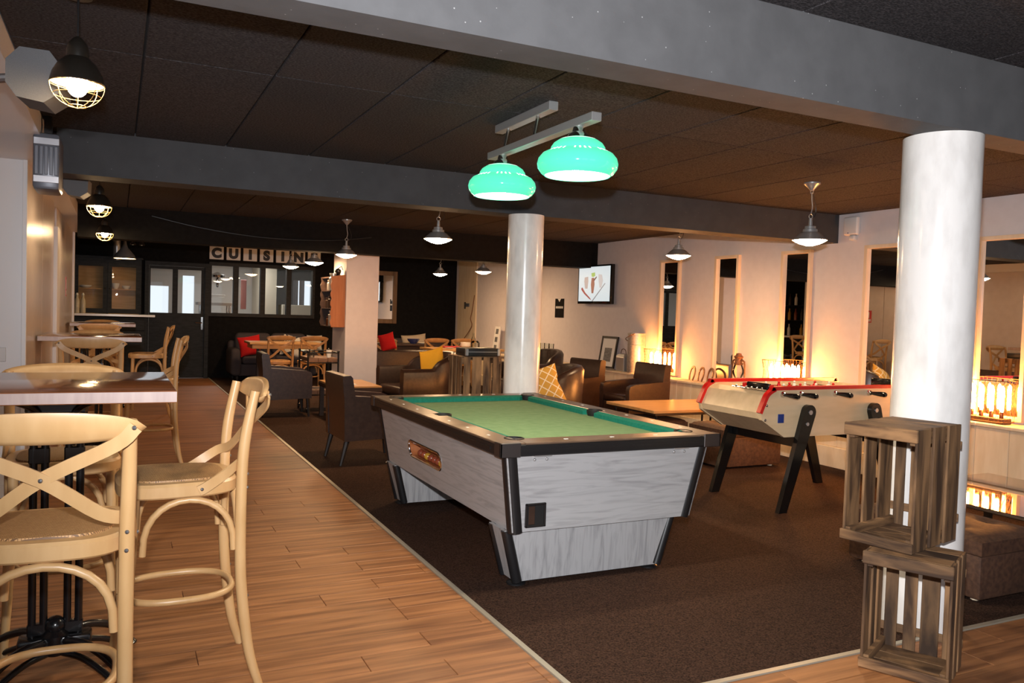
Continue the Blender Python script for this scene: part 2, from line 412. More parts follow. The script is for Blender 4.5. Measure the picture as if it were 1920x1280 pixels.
def pillow(wd, ht, th, n=14):
    """square cushion standing in its own XY plane, thickness along z"""
    V = []; F = []
    for sgn in (1, -1):
        for j in range(n + 1):
            for i in range(n + 1):
                u, v = 2 * i / n - 1, 2 * j / n - 1
                pin = 1 - 0.07 * (1 - abs(u) ** 2) * abs(v) ** 4
                pin2 = 1 - 0.07 * (1 - abs(v) ** 2) * abs(u) ** 4
                z = th / 2 * max(0, (1 - abs(u) ** 2.6)) ** 0.6 * max(0, (1 - abs(v) ** 2.6)) ** 0.6
                V.append((u * wd / 2 * pin2, v * ht / 2 * pin, sgn * (z + 0.006)))
    m = (n + 1) ** 2
    for j in range(n):
        for i in range(n):
            a = j * (n + 1) + i
            F.append((a, a + 1, a + n + 2, a + n + 1)); F.append((m + a, m + a + n + 1, m + a + n + 2, m + a + 1))
    ed = [j for j in range(n)] + [j * (n + 1) + n for j in range(n)] + [n * (n + 1) + n - j for j in range(n)] + [(n - j) * (n + 1) for j in range(n)]
    for k in range(len(ed)):
        a, b = ed[k], ed[(k + 1) % len(ed)]
        F.append((a, m + a, m + b, b))
    return V, F
def cushion(label, mt, loc, size, rx, rz, group=None, th=0.14, ry=0.0):
    b = MB(); b.add(*pillow(size[0], size[1], th))
    o = b.build('cushion', mt, smooth=60)
    o.matrix_world = TR(*loc) @ RZ(rz) @ Matrix.Rotation(rx, 4, 'X') @ Matrix.Rotation(ry, 4, 'Z')
    return tag(o, label, 'cushion', group)
# ================================================================== SETTING
XL, XR, YB, ZC = -0.58, 6.5, 16.15, 2.48
b = MB(); b.box(-4.1, 6.7, -3.6, 19.7, -0.2, -0.012)
floor = struct(b.build('floor', 'plank', smooth=0))
# near planks one by one, running across the room
_pl = {}
def plank(x0, x1, y):
    key = round(x1 - x0, 2)
    if key not in _pl:
        b = MB(); L = key / 2 - 0.0012
        b.rbox(-L, L, -0.0738, 0.0738, -0.012, 0.0, 0.0015, 1)
        o = b.build('plank', 'plank', floor, smooth=0); _pl[key] = o
    else:
        o = share(_pl[key], None, (0, 0, 0), parent=floor, name='plank')
    o.location = ((x0 + x1) / 2, y + 0.075, 0)
rows = 0
y = 0.90
while y < 6.2 - 1e-6:
    xe = 5.1 if y + 0.15 <= 2.41 else 1.54
    x = -2.4 - random.choice((0.0, 0.3, 0.6, 0.9))
    while x < xe - 0.02:
        x1 = min(x + 1.2, xe)
        plank(x, x1, y); x = x1
    y += 0.15
b = MB()
for k in range(67):
    y0 = 6.30 + k * 0.15
    if y0 + .15 > YB: break
    b.box(-2.4, 1.54, y0 + 0.001, y0 + 0.149, -0.012, 0.0)
b.box(-4.0, -2.4, -3.5, YB, -0.012, 0.0); b.box(-2.4, 6.5, -3.5, 0.9, -0.012, 0.0); b.box(5.1, 6.5, 0.9, 2.4, -0.012, 0.0)
b.build('far_planks', 'plank', floor, smooth=0, stuff=True)
b = MB(); b.box(1.565, 6.5, 2.425, YB, -0.012, 0.003)
b.build('carpet', 'carpet', floor, smooth=0, stuff=True, label='dark brown looped carpet')
b = MB(); b.box(1.54, 1.565, 2.4, YB, -0.012, 0.006)
struct(b.build('trim_1', 'strip', smooth=0))
b = MB(); b.box(1.565, 6.5, 2.4, 2.425, -0.012, 0.006)
struct(b.build('trim_2', 'strip', smooth=0))

b = MB(); b.box(XR, 6.7, -3.5, 16.3, 0, 2.7); struct(b.build('wall_right', 'wall_white', smooth=0))
b = MB()
b.box(-2.0, 0.44, YB, 16.3, 0, 2.6); b.box(0.44, 1.53, YB, 16.3, 2.13, 2.6)
b.box(1.53, 3.49, YB, 16.3, 0, 1.16); b.box(1.53, 3.49, YB, 16.3, 2.17, 2.6); b.box(3.49, XR, YB, 16.3, 0, 2.6)
struct(b.build('wall_back', 'black_paint', smooth=0))
# left wall: satin panels, each one a piece
b = MB(); b.box(-0.75, -0.60, 6.62, 13.2, 0, 2.35)
wl = struct(b.build('wall_left', 'wall_left_panel', smooth=0))
for y0, y1 in ((6.62, 8.0), (8.01, 9.35), (9.75, 11.2), (11.21, 13.2)):
    b = MB(); b.rbox(-0.60, -0.58, y0, y1, 0.0, 2.35, 0.003, 1); b.build('panel', 'wall_left_panel', wl, smooth=0)
b = MB(); b.rbox(-0.60, -0.545, 9.36, 9.74, 0.0, 2.12, 0.004, 1); b.build('door_jamb', 'wall_left_white', wl, smooth=0)
b = MB(); b.rbox(-0.62, -0.555, 13.16, 13.24, 0.0, 2.35, 0.004, 1); b.build('corner_post', 'wall_left_white', wl, smooth=0)
b = MB(); b.rbox(-0.60, -0.572, 6.58, 6.62, 0.0, 2.35, 0.002, 1); b.build('corner_bead', 'wall_left_white', wl, smooth=0)
b = MB(); b.box(-4.0, -0.60, 6.6, 6.75, 0, 2.35)
wlr = struct(b.build('wall_left_return', 'wall_left_white', smooth=0))
b = MB(); b.box(-4.0, -0.60, 6.588, 6.6, 0, 0.09); struct(b.build('baseboard_left', 'wall_left_white', smooth=0))
b = MB(); b.box(-4.0, -0.42, 2.56, 13.2, 2.35, 2.5); struct(b.build('ceiling_left', 'wall_left_white', smooth=0))
b = MB(); b.box(-2.1, -2.0, 13.2, 16.3, 0, 2.6); b.box(-2.0, -0.75, 13.1, 13.2, 0, 2.35)
struct(b.build('wall_left_far', 'black_paint', smooth=0))
b = MB(); b.box(-4.1, -4.0, -3.6, 6.75, 0, 2.7); struct(b.build('wall_left_front', 'wall_left_white', smooth=0))
# wall behind the photographer with tall glazed openings
b = MB()
xs = [-4.1, -3.2, -0.9, -0.4, 1.7, 2.3, 4.6, 6.7]
for i in range(0, 8, 2): b.box(xs[i], xs[i + 1], -3.6, -3.5, 0, 2.7)
for i in range(1, 7, 2): b.box(xs[i], xs[i + 1], -3.6, -3.5, 2.25, 2.7)
struct(b.build('wall_front', 'wall_white', smooth=0))
for n, i in enumerate((1, 3, 5)):
    b = MB(); x0, x1 = xs[i], xs[i + 1]; xm = (x0 + x1) / 2
    for a in (x0, xm - .03, x1 - .06): b.box(a, a + .06, -3.58, -3.52, 0, 2.25)
    b.box(x0, x1, -3.58, -3.52, 2.19, 2.25); b.box(x0, x1, -3.58, -3.52, 0, 0.08)
    struct(b.build('window_%d' % (n + 2), 'black_joinery', smooth=0))

# ceiling with wood-wool panels
b = MB(); b.box(-4.1, 6.7, -3.6, 2.45, 2.61, 2.7); b.box(-4.1, 6.7, 2.45, 16.3, 2.5, 2.7); ceil = struct(b.build('ceiling', 'ceiling_back', smooth=0))
def cpanels(ys, x_lo, x_hi, first, step=0.566, zt=2.5):
    xs = [x_lo]; x = first
    while x < x_hi - 0.05:
        if x > x_lo + 0.05: xs.append(x)
        x += step
    xs.append(x_hi)
    for j in range(len(ys) - 1):
        for i in range(len(xs) - 1):
            b = MB(); dx, dy = (xs[i + 1] - xs[i]) / 2 - 0.004, (ys[j + 1] - ys[j]) / 2 - 0.002
            b.rbox(-dx, dx, -dy, dy, -0.02, 0.0, 0.004, 1)
            b.build('panel', 'ceiling_panel', ceil, smooth=0, loc=((xs[i] + xs[i + 1]) / 2, (ys[j] + ys[j + 1]) / 2, zt))
cpanels([0.6, 2.38], -0.5, XR, 0.09, 1.132, 2.61)
cpanels([2.56, 3.99, 5.95], -0.42, XR, 0.09)
cpanels([6.2, 8.3, 10.5], -0.42, XR, 0.09)
cpanels([10.8, 13.4, YB], -0.42, XR, 0.09, 1.132)
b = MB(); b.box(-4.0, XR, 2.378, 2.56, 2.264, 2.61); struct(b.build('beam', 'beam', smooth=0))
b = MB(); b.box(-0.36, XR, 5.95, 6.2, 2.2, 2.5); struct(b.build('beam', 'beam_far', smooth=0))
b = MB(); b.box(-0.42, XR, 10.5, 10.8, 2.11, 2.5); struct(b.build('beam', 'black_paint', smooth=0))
# round columns
for cx, cy, r, zt in ((3.41, 2.54, 0.168, 2.264), (3.01, 5.99, 0.147, 2.2)):
    b = MB(); b.lathe([(r, 0), (r, zt)], (0, 0, 0), 64)
    struct(b.build('column', 'concrete_white', loc=(cx, cy, 0)))
b = MB(); b.rbox(2.885, 3.355, 11.3, 12.05, 0, 2.5, 0.006, 1); struct(b.build('pillar', 'wall_white', smooth=0))
# pine board and cable on the far end of the right wall
b = MB(); b.rbox(6.47, 6.5, 15.02, 15.98, 0.64, 2.45, 0.003, 1); struct(b.build('trim_3', 'pine', smooth=0))

# ledge along the right wall, boarded in pine
b = MB(); b.box(6.30, 6.5, 2.3, YB - 0.02, 0.0, 0.60)
ledge = struct(b.build('wall_ledge', 'pine', smooth=0))
y = 2.3
_bd = None
while y < 15.9:
    if _bd is None:
        b = MB(); b.rbox(-0.02, 0, 0, 0.277, 0.20, 0.605, 0.004, 1); _bd = b.build('board', 'pine', ledge, smooth=0); _bd.location = (6.30, y, 0)
    else: share(_bd, None, (6.30, y, 0), parent=ledge, name='board')
    y += 0.28
y = 2.3; _tb = None
while y < 15.9:
    if _tb is None:
        b = MB(); b.rbox(6.25, 6.5, 0, 1.94, 0.605, 0.635, 0.005, 1); _tb = b.build('top_board', 'pine', ledge, smooth=0); _tb.location = (0, y, 0)
    else: share(_tb, None, (0, y, 0), parent=ledge, name='top_board')
    y += 1.943
b = MB(); b.rbox(6.25, 6.30, 2.3, 3.80, 0.0, 0.20, 0.004, 1); b.rbox(6.25, 6.30, 4.14, 15.9, 0.0, 0.20, 0.004, 1)
b.box(6.25, 6.30, 3.80, 4.14, 0.0, 0.05); b.box(6.25, 6.30, 3.80, 4.14, 0.155, 0.20)
b.build('plinth', 'pine', ledge, smooth=0)
b = MB(); b.box(6.285, 6.295, 3.80, 4.14, 0.05, 0.155)
g = b.build('grille', 'mesh_grille', ledge, smooth=0)
b = MB()
for k in range(26):
    y0 = 3.78 + k * 0.014
    b.cyl((6.278, max(3.80, y0), 0.05), (6.278, min(4.14, y0 + .05), 0.155), 0.0016, n=4)
    b.cyl((6.278, max(3.80, y0), 0.155), (6.278, min(4.14, y0 + .05), 0.05), 0.0016, n=4)
b.build('wire', 'steel', g, stuff=True)

# door and window band in the black back wall
b = MB()
b.box(0.44, 0.51, 16.1, 16.25, 0, 2.13); b.box(1.46, 1.53, 16.1, 16.25, 0, 2.13); b.box(0.51, 1.46, 16.1, 16.25, 2.06, 2.13)
door = struct(b.build('door_1', 'black_joinery', smooth=0))
b = MB()
b.box(0.515, 1.455, 16.15, 16.2, 0.01, 1.20); b.box(0.515, 1.455, 16.15, 16.2, 2.0, 2.055)
for a, c in ((0.515, 0.535), (0.905, 0.995), (1.40, 1.455)): b.box(a, c, 16.15, 16.2, 1.2, 2.0)
lf = b.build('door_leaf', 'black_joinery', door, smooth=0)
for a, c in ((0.535, 0.905), (0.995, 1.40)):
    b = MB(); b.box(a, c, 16.17, 16.18, 1.2, 2.0); b.build('pane', 'window_glass', lf, smooth=0)
b = MB(); b.rbox(1.40, 1.44, 16.14, 16.15, 0.90, 1.14, 0.004, 1); b.cyl((1.42, 16.14, 1.03), (1.42, 16.10, 1.03), 0.009, n=8); b.tube([(1.42, 16.10, 1.03), (1.30, 16.10, 1.035)], 0.009, 8)
b.build('door_handle', 'chrome', lf)
b = MB()
X = [1.53, 2.01, 2.50, 2.99, 3.49]
b.box(1.53, 3.49, 16.1, 16.25, 1.16, 1.225); b.box(1.53, 3.49, 16.1, 16.25, 2.105, 2.17)
for i, x in enumerate(X): b.box(max(1.53, x - .045), min(3.49, x + .045), 16.1, 16.25, 1.225, 2.105)
win = struct(b.build('window_1', 'black_joinery', smooth=0))
for i in range(4):
    b = MB(); b.box(X[i] + .045, X[i + 1] - .045, 16.17, 16.18, 1.225, 2.105); b.build('pane', 'window_glass', win, smooth=0)

# kitchen seen through the glass
b = MB()
b.box(-0.6, -0.5, 16.3, 19.7, 0, 2.6); b.box(4.4, 4.5, 16.3, 19.7, 0, 2.6)
ow = [(-0.6, 0.62), (1.02, 1.30), (1.55, 3.75), (4.15, 4.5)]
for a, c in ow: b.box(a, c, 19.5, 19.7, 0, 2.6)
for a, c in ((0.62, 1.02), (1.30, 1.55), (3.75, 4.15)): b.box(a, c, 19.5, 19.7, 0, 1.1); b.box(a, c, 19.5, 19.7, 1.75 if a < 1 else 2.0, 2.6)
struct(b.build('wall_kitchen', 'kitchen_wall', smooth=0))
b = MB(); b.box(-0.6, 4.5, 16.3, 19.7, 2.5, 2.62); struct(b.build('ceiling_kitchen', 'kitchen_wall', smooth=0))
b = MB(); b.box(2.78, 3.08, 18.0, 19.45, 0, 2.5); struct(b.build('wall_kitchen_nib', 'kitchen_cream', smooth=0))
lamp('kitchen_fill', 'AREA', (2.2, 17.6, 2.45), 34, (1.0, 0.95, 0.88), size_y=0.2, shape='RECTANGLE', size=1.2)  # area light added to brighten the kitchen; no lamp fitting built

# ------------------------------------------------------------------ lettered tiles
LT = [('C', 'white square tile with dark letter C at the left end of the kitchen sign'),
      ('U', 'white square tile with dark letter U in the kitchen sign'),
      ('I', 'white square tile with dark letter I between the U and the S tiles'),
      ('S', 'white square tile with dark letter S in the kitchen sign'),
      ('I', 'white square tile with dark letter I between the S and the N tiles'),
      ('N', 'white square tile with dark letter N in the kitchen sign'),
      ('E', 'white square tile with dark letter E at the right end of the kitchen sign')]
def letter_mesh(ch, size, off, ext):
    cu = bpy.data.curves.new('letter', 'FONT'); cu.body = ch; cu.size = size; cu.offset = off; cu.extrude = ext
    cu.align_x = 'CENTER'; cu.align_y = 'CENTER'
    o = bpy.data.objects.new('letter', cu); COL.objects.link(o)
    bpy.context.view_layer.update()
    me = bpy.data.meshes.new_from_object(o.evaluated_get(bpy.context.evaluated_depsgraph_get()))
    bpy.data.objects.remove(o); bpy.data.curves.remove(cu)
    xs = [v.co.x for v in me.vertices]; ys = [v.co.y for v in me.vertices]
    cx, cy = (min(xs) + max(xs)) / 2, (min(ys) + max(ys)) / 2
    for v in me.vertices: v.co.x -= cx; v.co.y -= cy
    return me
for i, (ch, lab) in enumerate(LT):
    x = 1.656 + i * 0.302
    t = thing('letter_tile', lab, 'sign', (x, 16.149, 2.345), group='letter tiles over the kitchen window')
    b = MB(); b.rbox(-0.125, 0.125, -0.018, 0.0, -0.122, 0.122, 0.003, 1); b.build('tile', 'paper_white', t, smooth=0)
    me = letter_mesh(ch, 0.235, 0.017, 0.002); me.materials.clear(); me.materials.append(K['ink'])
    o = bpy.data.objects.new('letter', me); COL.objects.link(o); o.parent = t
    o.location = (0, -0.0195, 0); o.rotation_euler = (PI / 2, 0, 0)
# ================================================================== POOL TABLE
def build_pool():
    t = thing('pool_table', 'grey ash pool table with green cloth in the middle of the carpet', 'pool table', (2.367, 4.68, 0))
    X0, X1, Y0, Y1, Z = -0.678, 0.678, -1.122, 1.122, 0.76
    # cabinet panels (tapering down)
    tx0, tx1, ty0, ty1 = X0 + 0.045, X1 - 0.06, Y0 + 0.03, Y1 - 0.03
    bx0, bx1, by0, by1 = X0 + 0.10, X1 - 0.155, Y0 + 0.05, Y1 - 0.10
    zt, zb = 0.70, 0.30
    th = 0.018
    def quad_panel(p, nrm, name, mt):
        b = MB(); n = Vector(nrm) * th
        V = [Vector(q) for q in p] + [Vector(q) - n for q in p]
        b.add(V, [(0, 1, 2, 3), (7, 6, 5, 4), (0, 4, 5, 1), (1, 5, 6, 2), (2, 6, 7, 3), (3, 7, 4, 0)])
        return b.build(name, mt, t, smooth=0)
    near = quad_panel([(bx0, by0, zb), (bx1, by0, zb), (tx1, ty0, zt), (tx0, ty0, zt)], (0, -1, 0), 'end_panel', 'grey_laminate')
    quad_panel([(bx1, by1, zb), (bx0, by1, zb), (tx0, ty1, zt), (tx1, ty1, zt)], (0, 1, 0), 'end_panel', 'grey_laminate')
    # left panel with a real opening for the ball window
    def lx(z): return bx0 + (tx0 - bx0) * (z - zb) / (zt - zb)
    WY, WZ, WH, WL = 0.16, 0.485, 0.052, 0.30
    wl_ = []
    for k in range(13): a = -PI / 2 + PI * k / 12; wl_.append((WY + WL - WH + WH * math.cos(a), WZ + WH * math.sin(a)))
    for k in range(13): a = PI / 2 + PI * k / 12; wl_.append((WY - WL + WH + WH * math.cos(a), WZ + WH * math.sin(a)))
    bm = bmesh.new()
    vo = [bm.verts.new((lx(z), y, z)) for y, z in ((by1, zb), (by0, zb), (ty0, zt), (ty1, zt))]
    vi = [bm.verts.new((lx(z), y, z)) for y, z in wl_]
    for L in (vo, vi):
        for k in range(len(L)): bm.edges.new((L[k], L[(k + 1) % len(L)]))
    bmesh.ops.triangle_fill(bm, use_beauty=True, edges=bm.edges[:], normal=(-1, 0, 0))
    bm.verts.index_update()
    b = MB(); b.add([v.co.copy() for v in bm.verts], [[v.index for v in f.verts] for f in bm.faces]); bm.free()
    b.build('side_panel', 'grey_laminate', t, smooth=0)
    quad_panel([(bx1, by0, zb), (bx1, by1, zb), (tx1, ty1, zt), (tx1, ty0, zt)], (1, 0, 0), 'side_panel', 'grey_laminate')
    b = MB(); b.add([(bx0 + .02, by0 + .02, zb + .004), (bx1 - .02, by0 + .02, zb + .004), (bx1 - .02, by1 - .02, zb + .004), (bx0 + .02, by1 - .02, zb + .004)], [(0, 1, 2, 3)])
    b.build('underside', 'black_plastic', t, smooth=0)
    for (xa, ya, xb, yb) in ((bx0, by0, tx0, ty0), (bx1, by0, tx1, ty0), (bx0, by1, tx0, ty1), (bx1, by1, tx1, ty1)):
        sx = 1 if xa > 0 else -1; sy = 1 if ya > 0 else -1
        b = MB(); rad = 0.042
        b.tube([(xa - sx * .033, ya - sy * .033, zb - .004), (xb - sx * .033, yb - sy * .033, zt + .004)], rad, 16)
        b.build('corner_post', 'black_plastic', t)
    # pedestals
    for sy in (-1, 1):
        yo = by0 + 0.045 if sy < 0 else by1 - 0.05
        yi = yo + 0.19 * (-sy)
        pz0, pz1 = 0.028, zb
        ax0, ax1, cx0, cx1 = X0 + 0.155, X1 - 0.31, X0 + 0.155 - 0.075, X1 - 0.31 + 0.09
        b = MB()
        V = []
        for z, x0, x1, ins in ((pz0, ax0, ax1, 0.014), (pz1, cx0, cx1, 0.0)):
            V += [(x0, yo - sy * ins, z), (x1, yo - sy * ins, z), (x1, yi, z), (x0, yi, z)]
        b.add(V, [(3, 2, 1, 0), (4, 5, 6, 7), (0, 1, 5, 4), (1, 2, 6, 5), (2, 3, 7, 6), (3, 0, 4, 7)])
        p = b.build('pedestal', 'grey_laminate_v', t, smooth=0)
        for x0, x1 in ((ax0, cx0), (ax1, cx1)):
            s2 = 1 if x0 > 0 else -1
            for yy, ss in ((yo, sy), (yi, -sy)):
                b = MB(); b.tube([(x0 - s2 * .013, yy - ss * .022, pz0), (x1 - s2 * .018, yy - ss * .018, pz1)], 0.028, 12)
                b.build('corner_post', 'black_plastic', p)
            b = MB(); b.lathe([(0.05, 0), (0.05, 0.008), (0.022, 0.022), (0.018, 0.03)], (x0 - s2 * 0.03, (yo + yi) / 2 + sy * .03, 0.003), 20)
            b.build('foot', 'black_plastic', p)
    # apron
    for i, (x0, x1, y0, y1) in enumerate(((X0, X1, Y0, Y0 + .03), (X0, X1, Y1 - .03, Y1), (X0, X0 + .03, Y0 + .03, Y1 - .03), (X1 - .03, X1, Y0 + .03, Y1 - .03))):
        b = MB(); b.rbox(x0, x1, y0, y1, 0.692, 0.752, 0.006, 1)
        if i < 2: b.box(x0 + .12, x1 - .12, y0 - .003 if i == 0 else y0, y1 if i == 0 else y1 + .003, 0.715, 0.728)
        else: b.box(x0 - .003 if i == 2 else x0, x1 if i == 2 else x1 + .003, y0 + .09, y1 - .09, 0.715, 0.728)
        b.build('apron', 'black_plastic', t, smooth=0)
    for sx in (-1, 1):
        for sy in (-1, 1):
            b = MB(); cx, cy = (X1 if sx > 0 else X0), (Y1 if sy > 0 else Y0)
            a = sorted((cx + sx * .004, cx - sx * .11)); c = sorted((cy + sy * .004, cy - sy * .008)); b.rbox(a[0], a[1], c[0], c[1], 0.690, 0.762, 0.003, 1)
            a = sorted((cx + sx * .004, cx - sx * .008)); c = sorted((cy + sy * .004, cy - sy * .07)); b.rbox(a[0], a[1], c[0], c[1], 0.690, 0.762, 0.003, 1)
            b.build('corner_cap', K['corner_cap'], t, smooth=0)
    # top rails (brown laminate) with pocket cut-outs left open between pieces
    rw = 0.135
    ym = 0.0
    pr = 0.058
    for sx in (-1, 1):
        for (ya, yb) in ((Y0 + .005, ym - pr), (ym + pr, Y1 - .005)):
            x0, x1 = (X0, X0 + rw) if sx < 0 else (X1 - rw, X1)
            b = MB(); b.rbox(x0, x1, ya, yb, 0.748, Z, 0.003, 1)
            b.build('top_rail', 'rail_wood', t, smooth=0)
        x0, x1 = (X0, X0 + rw - .052) if sx < 0 else (X1 - rw + .052, X1)
        b = MB(); b.rbox(x0, x1, ym - pr, ym + pr, 0.748, Z, 0.002, 1); b.build('top_rail', 'rail_wood', t, smooth=0)
    for sy in (-1, 1):
        y0, y1 = (Y0, Y0 + rw) if sy < 0 else (Y1 - rw, Y1)
        b = MB(); b.rbox(X0 + rw, X1 - rw, y0, y1, 0.748, Z, 0.003, 1); b.build('top_rail', 'rail_wood', t, smooth=0)
    # bed and cushions
    b = MB(); b.box(X0 + rw - .06, X1 - rw + .06, Y0 + rw - .06, Y1 - rw + .06, 0.70, 0.722)
    b.build('bed', 'cloth', t, smooth=0, label='pale green cloth bed')
    cw = 0.045
    def cush(pts):   # pts: outer a, outer b, inner b, inner a (xy)
        b = MB(); V = [(x, y, 0.722) for x, y in pts] + [(x, y, z) for (x, y), z in zip(pts, (Z - .002, Z - .002, 0.749, 0.749))]
        b.add(V, [(3, 2, 1, 0), (4, 5, 6, 7), (0, 1, 5, 4), (1, 2, 6, 5), (2, 3, 7, 6), (3, 0, 4, 7)])
        b.build('cushion_rail', 'cushion_cloth', t, smooth=0, label='teal green cushion rail')
    ix0, ix1, iy0, iy1 = X0 + rw, X1 - rw, Y0 + rw, Y1 - rw
    g = 0.052
    cush([(ix0 + .03, iy0), (ix1 - .03, iy0), (ix1 - g - .04, iy0 + cw), (ix0 + g + .04, iy0 + cw)])
    cush([(ix1 - .03, iy1), (ix0 + .03, iy1), (ix0 + g + .04, iy1 - cw), (ix1 - g - .04, iy1 - cw)])
    for x, d in ((ix0, 1), (ix1, -1)):
        for ya, yb, ga, gb in ((iy0 + .03, ym - .055, g + .01, .018), (ym + .055, iy1 - .03, .018, g + .01)):
            cush([(x, ya), (x, yb), (x + d * cw, yb - gb), (x + d * cw, ya + ga)])
    for x in (ix0 - .004, ix1 + .004):
        for yv in (iy0 + .012, ym, iy1 - .012):
            xx = x + (0.012 if x < 0 else -0.012) * (0 if yv == ym else 1)
            b = MB(); b.lathe([(0.046, 0.7225), (0.053, 0.745), (0.053, Z + .003), (0.047, Z + .003), (0.040, 0.735), (0.002, 0.7245)], (xx, yv, 0), 24)
            b.build('pocket', 'pocket', t)
    b = MB()
    for x in (X0 + .06, X1 - .06):
        for yv in (-0.84, -0.56, -0.28, 0.28, 0.56, 0.84): b.rbox(x - .006, x + .006, yv - .012, yv + .012, Z - .001, Z + .0012, .001, 1)
    for yv in (Y0 + .06, Y1 - .06):
        for x in (-.28, 0, .28): b.rbox(x - .012, x + .012, yv - .006, yv + .006, Z - .001, Z + .0012, .001, 1)
    b.build('sight_marks', 'paper_white', t, smooth=0, stuff=True)
    # ball return window on the left side: recessed tray with chrome surround, on the tapering panel
    def on_left(y, z, out=0.0):
        f = (z - zb) / (zt - zb)
        return (bx0 + (tx0 - bx0) * f - out, y, z)
    loop = []
    zc, hh, hl, yc = 0.485, 0.052, 0.30, 0.16
    for k in range(13): a = -PI / 2 + PI * k / 12; loop.append((yc + hl - hh + hh * math.cos(a), zc + hh * math.sin(a)))
    for k in range(13): a = PI / 2 + PI * k / 12; loop.append((yc - hl + hh + hh * math.cos(a), zc + hh * math.sin(a)))
    b = MB(); b.tube([on_left(y, z, 0.001) for y, z in loop], 0.008, 8, closed=True)
    r = b.build('ball_window', 'chrome', t)
    b = MB(); n = len(loop)
    b.add([on_left(y, z, 0.0) for y, z in loop] + [on_left(y, z, -0.075) for y, z in loop], [tuple(range(n, 2 * n))] + [(k, (k + 1) % n, n + (k + 1) % n, n + k) for k in range(n)]); b.build('tray', 'shelf_wood', r, smooth=0)
    # coin box on the near end
    fx = -0.678 + 0.225
    f = (0.39 - zb) / (zt - zb); yy = by0 + (ty0 - by0) * f
    b = MB()
    for x0, x1, z0, z1 in ((fx - .058, fx - .047, .322, .444), (fx + .047, fx + .058, .322, .444), (fx - .058, fx + .058, .322, .333), (fx - .058, fx + .058, .433, .444)):
        b.rbox(x0, x1, yy - .012, yy + .004, z0, z1, .003, 1)
    c = b.build('coin_return', 'black_plastic', t, smooth=0)
    b = MB(); b.box(fx - .047, fx + .047, yy - .0045, yy, .333, .433); b.build('recess', 'pocket', c, smooth=0)
    b = MB(); b.rbox(fx - .04, fx - .005, yy - .009, yy - .004, .336, .43, .002, 1); b.build('flap', 'dark_brown', c, smooth=0)
    for hx in (-.5, .5):
        b = MB(); f = (0.675 - zb) / (zt - zb); yy = by0 + (ty0 - by0) * f
        b.rbox(hx * .86 - .05, hx * .86 + .05, yy - .012, yy, .683, .692, .001, 1)
        for dx in (-.035, .035): b.ball((hx * .86 + dx - .01, yy - .002, .668), .008, 10, 6)
        b.build('hinge', 'steel', t)
    return t, on_left, (yc, zc)
K['corner_cap'] = mat('corner_cap_metal', (0.16, 0.15, 0.15), 0.28, 0.9)
pool, on_left, (pyc, pzc) = build_pool()
for i, k in enumerate('YRRRYRR'):
    p = on_left(pyc - 0.21 + i * 0.064, pzc - 0.022, -0.036)
    b = MB(); b.ball((0, 0, 0), 0.024, 16, 10)
    o = b.build('pool_ball', 'yellow_gloss' if k == 'Y' else 'red_gloss', loc=(p[0] + 2.367, p[1] + 4.68, p[2]))
    tag(o, ('yellow' if k == 'Y' else 'red') + ' pool ball, ' + ('nearest the far end', 'second from the far end', 'third from the far end', 'middle one', 'third from the near end', 'second from the near end', 'nearest the near end')[6 - i] + ' of the ball window', 'ball', 'balls in the pool table window')

